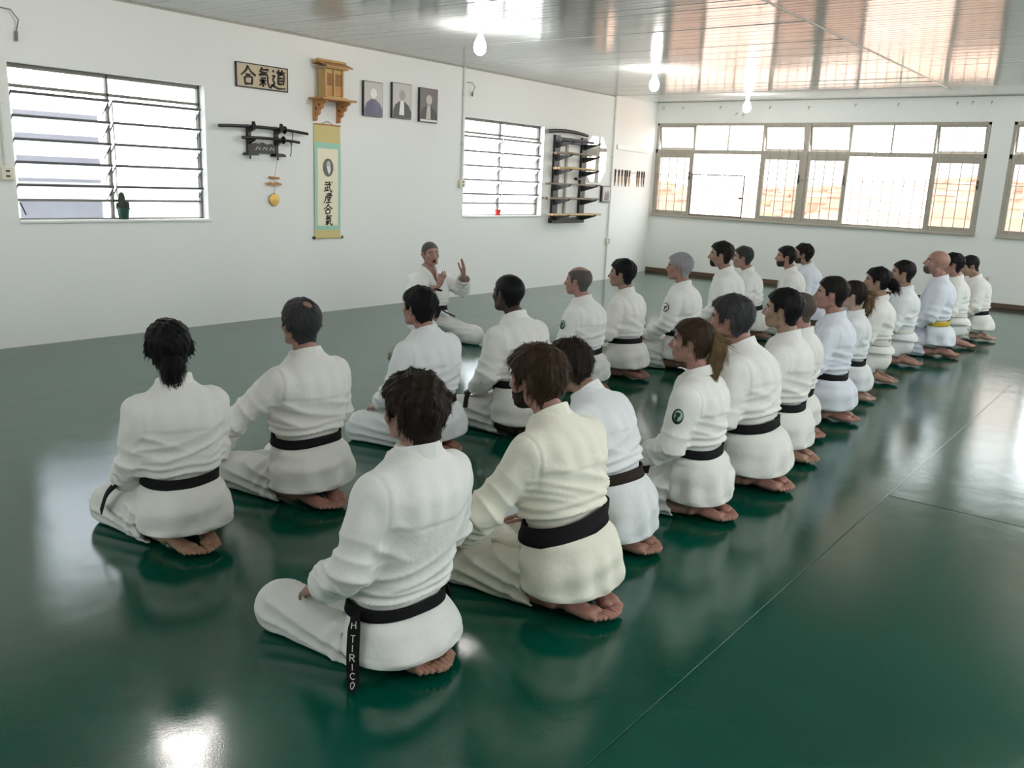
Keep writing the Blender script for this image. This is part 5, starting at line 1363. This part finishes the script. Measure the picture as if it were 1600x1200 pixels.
staff('pale reddish staff on the lowest arms, outer edge', 'wooden_staff', 10.72, 12.05, 1.073, .25, .017, 'wood_pale', 0, 1)
# --- mirror and small picture
r = empty('wall_mirror', 'frameless elongated octagonal mirror behind the weapon rack', 'mirror', (0, 0, 0))
oc = [(12.03, 2.285), (12.36, 2.285), (12.50, 2.12), (12.50, 1.76), (12.36, 1.575), (12.03, 1.575), (11.90, 1.76), (11.90, 2.12)]
mb = MB(); mb.prism(oc, WX(.001), WX(.008), 'x'); mb.build('backing', M['frame'], r)
cyo, czo = 12.20, 1.93
mb = MB(); mb.prism([(cyo+(a-cyo)*.985, czo+(b-czo)*.985) for a, b in oc], WX(.008), WX(.011), 'x'); mb.build('mirror_glass', M['mirror'], r)
r = empty('small_picture', 'small dark framed picture under the mirror, beside the wall conduit', 'picture', (0, 0, 0))
MB().box((WX(.001), 12.395, 1.275), (WX(.040), 12.640, 1.530), .003).build('picture_frame', M['photo_dark'], r)
pp = MB().box((WX(.040), 12.425, 1.290), (WX(.0415), 12.636, 1.515)).build('print', M['photo_light'], r)
mb = MB(); mb.prism([(12.46, 1.30), (12.60, 1.30), (12.61, 1.40), (12.57, 1.47), (12.53, 1.41), (12.49, 1.45)], WX(.0415), WX(.0425), 'x'); mb.build('dark_figure', M['photo_mid'], pp)
# --- conduits
def conduit(label, y, z0, zbox, m='pvc', yoff=0):
    r = empty('cable_conduit', label, 'conduit', (0, 0, 0))
    MB().tube([(WX(.016), y, z0), (WX(.016), y, HC)], .0145, 10).build('pipe', M[m], r, True)
    bx_ = MB().box((WX(.001), y-.052, zbox-.055), (WX(.045), y+.052, zbox+.055), .008).build('outlet_box', M['ivory'], r)
    for dz in (-.02, .02): MB().box((WX(.045), y-.016, zbox+dz-.008), (WX(.0465), y+.016, zbox+dz+.008), .001).build('socket_slot', M['dark_slot'], bx_)
    for zz in (HC-.35, HC-.95): MB().box((WX(.001), y-.024, zz), (WX(.034), y+.024, zz+.018), .003).build('clip', M[m], r)
    return r
conduit('white conduit and ivory outlet box left of the first louvred window', 3.322, 1.46, 1.435)
conduit('white conduit and outlet box left of the second louvred window', 8.965, 1.50, 1.485)
conduit('full-height conduit with a low outlet box, right of the mirror', 12.640+.05, .0, .645)
def stray_cable(label, y, z, s=1.):
    o = MB().tube([(WX(.006), y-.10*s, z+.11*s), (WX(.05), y-.02*s, z+.10*s), (WX(.06), y+.03*s, z+.03*s), (WX(.03), y+.02*s, z-.06*s)], .005, 6)
    o.tube([(WX(.03), y+.02*s, z-.055*s), (WX(.028), y+.018*s, z-.13*s)], .013, 8)
    tag(o.build('loose_cable', M['cable'], None, True), label, 'cable')
stray_cable('loose grey cable end high on the wall above the first conduit', 3.46, 2.60)
stray_cable('loose grey cable end high above the second louvred window', 9.10, 2.68, .7)
# --- practice knives hung on the end of the wall, and a white rail above them
ud = Vector((XC-XL, YB-YC, 0)).normalized(); un = Vector((ud.y, -ud.x, 0))
def BW(t, off): return Vector((XL, YC, 0))+ud*t+un*off
rail = MB(); a = BW(.22, 0.001); R_ = Matrix.Rotation(math.atan2(ud.y, ud.x)-math.pi/2, 3, 'Z')
def bend_box(mb, t0, t1, o0, o1, z0, z1):
    vs = [tuple(BW(t, o))[:2]+(z,) for t in (t0, t1) for o in (o0, o1) for z in (z0, z1)]
    mb.add(vs, [(0, 1, 3, 2), (4, 6, 7, 5), (0, 4, 5, 1), (2, 3, 7, 6), (0, 2, 6, 4), (1, 5, 7, 3)]); return mb
tag(bend_box(MB(), .22, 1.78, .001, .022, 2.125, 2.197).build('wall_rail', M['pvc']), 'bare white rail high on the wall end, above the hanging wooden knives', 'rail')
hc_ = MB().tube([BW(.20, .006)+Vector((0, 0, 1.775)), BW(1.75, .006)+Vector((0, 0, 1.765))], .003, 5)
tag(hc_.build('hanging_wire', M['cable'], None, True), 'thin wire on the wall end from which the wooden knives hang', 'wire')
kn = [(.217, 'first'), (.388, 'second'), (.55, 'third'), (.70, 'fourth'), (.80, 'fifth'), (.92, 'sixth'), (1.33, 'seventh'), (1.43, 'eighth'), (1.58, 'ninth'), (1.70, 'tenth and last')]
for i, (t, nm) in enumerate(kn):
    r = empty('wooden_knife', '%s wooden practice knife hanging on the wall end, counted from the conduit' % nm, 'practice knife', BW(t, .012)+Vector((0, 0, 1.67)), 0, 'wooden knives hung in a row')
    sl = (.0, .0, .01, .02, -.03, .0, .01, 0, .01, 0)[i]
    MB().tube([(0, 0, .135), (0, 0, .03)], .013, 8).build('handle', M['wood_dark'], r, True)
    MB().tube([(0, 0, .03), (0, sl*.5, -.06), (0, sl, -.14)], [.010, .010, .004], 8).build('blade', M['wood_tan' if i % 3 else 'wood_dark'], r, True)
# ------------------------------------------------------------------ sills: potted cactus and a red pot
def pot(label, y, rr, h, m, x=-.062):
    r = empty('potted_cactus', label, 'plant', (WX(x), y, 1.0575 if y < 6 else 1.0685))
    MB().lathe([(rr*.74, .0), (rr*.95, h*.84), (rr*1.06, h*.84), (rr*1.08, h), (rr*.96, h), (rr*.90, h*.86), (.001, h*.86)], 24).build('pot', M[m], r, True)
    MB().lathe([(rr*.90, h*.80), (rr*.5, h*.90), (.001, h*.91)], 16).build('soil', M['soil'], r, True)
    return r
def ribbed_stem(c, z0, h, rr):
    n = 24; vs = []; prof = [(.55, 0), (1, .25), (1, .7), (.8, .9), (.35, 1.0), (.02, 1.02)]
    for k, (q, t) in enumerate(prof):
        for i in range(n):
            a = 2*math.pi*i/n; R = rr*q*(1 if i % 2 else .84); vs.append((c[0]+R*math.cos(a), c[1]+R*math.sin(a), z0+h*t))
    fs = [(k*n+i, k*n+(i+1) % n, (k+1)*n+(i+1) % n, (k+1)*n+i) for k in range(len(prof)-1) for i in range(n)]+[tuple((len(prof)-1)*n+i for i in range(n))]
    return MB().add(vs, fs)
r = pot('stubby cactus in a dark green pot on the first window sill', 4.345, .056, .105, 'green_pot')
for c, h, q in (((0, -.012), .150, .030), ((.012, .026), .075, .026), ((-.016, -.035), .060, .022)): ribbed_stem(c, .09, h, q).build('cactus_stem', M['cactus'], r)
r = pot('tiny sprig in a red pot on the second window sill', 9.845, .046, .080, 'red_pot')
MB().tube([(0, 0, .07), (.004, .004, .12), (0, .012, .165)], [.005, .004, .002], 6).build('stem', M['cactus'], r, True)
for k in range(5):
    a = k*1.26; z = .10+.012*k
    mb = MB(); mb.add([(0, 0, z), (.016*math.cos(a)-.006*math.sin(a), .016*math.sin(a)+.006*math.cos(a), z+.012), (.034*math.cos(a), .034*math.sin(a), z+.016), (.016*math.cos(a)+.006*math.sin(a), .016*math.sin(a)-.006*math.cos(a), z+.012), (.016*math.cos(a), .016*math.sin(a), z+.004)], [(0, 1, 2, 3), (0, 4, 1), (1, 4, 2), (2, 4, 3), (3, 4, 0)]); mb.build('leaf', M['cactus'], r)
# ------------------------------------------------------------------ back wall: hooks and a low outlet
HK = [[-8.053, 2.951], [-7.669, 2.945], [-6.945, 2.946], [-6.639, 2.836], [-6.52, 2.814], [-6.057, 2.933], [-5.395, 2.923], [-4.651, 2.951], [-4.005, 2.95], [-3.174, 2.954], [-2.967, 2.96], [-2.714, 2.96]]
hp_ = None
for i, (hx, hz) in enumerate(HK):
    if hp_ is None:
        mb = MB(); mb.lathe([(.014, 0), (.014, .005), (.005, .006), (.005, .030)], 10, (0, 0, 0), 'y'); mb.v = [(v[0], -v[1], v[2]) for v in mb.v]; mb.f = [f[::-1] for f in mb.f]
        mb.tube([(0, -.028, 0), (0, -.045, -.010), (0, -.048, -.030), (0, -.036, -.042)], .005, 6)
        o = hp_ = mb.build('wall_hook', M['frame'], None, True)
    else: o = hp_.copy(); COL.objects.link(o)
    o.location = (hx, YB-.001, hz)
    tag(o, 'small grey curtain hook high on the back wall, %s from the left' % ('first second third fourth fifth sixth seventh eighth ninth tenth eleventh twelfth'.split()[i]), 'hook', 'hooks along the top of the back wall')
r = empty('wall_outlet', 'small low wall outlet with a dangling cord behind the last kneeling man', 'outlet', (-2.40, YB, .40))
MB().box((-.04, -.016, -.06), (.04, -.001, .06), .004).build('plate', M['pvc'], r)
MB().tube([(0, -.02, .02), (0, -.05, .03), (.01, -.05, -.06), (.0, -.03, -.20), (.02, -.03, -.33)], .006, 6).build('cord', M['cable'], r, True)
# ------------------------------------------------------------------ floor beside the teacher
r = empty('wooden_practice_sword', 'dark practice sword lying on the green floor at the teacher\'s right side', 'practice sword', (-5.45, 5.40, .018), math.atan2(.55, -.36))
MB().tube([(t, .02*math.sin(t/.66*math.pi), 0) for t in np.linspace(.18, .66, 10)], .016, 10).build('blade', M['black_wood'], r, True)
MB().tube([(t, .02*math.sin(t/.66*math.pi), 0) for t in np.linspace(0, .18, 5)], .0165, 10).build('handle', M['wood_grey'], r, True)
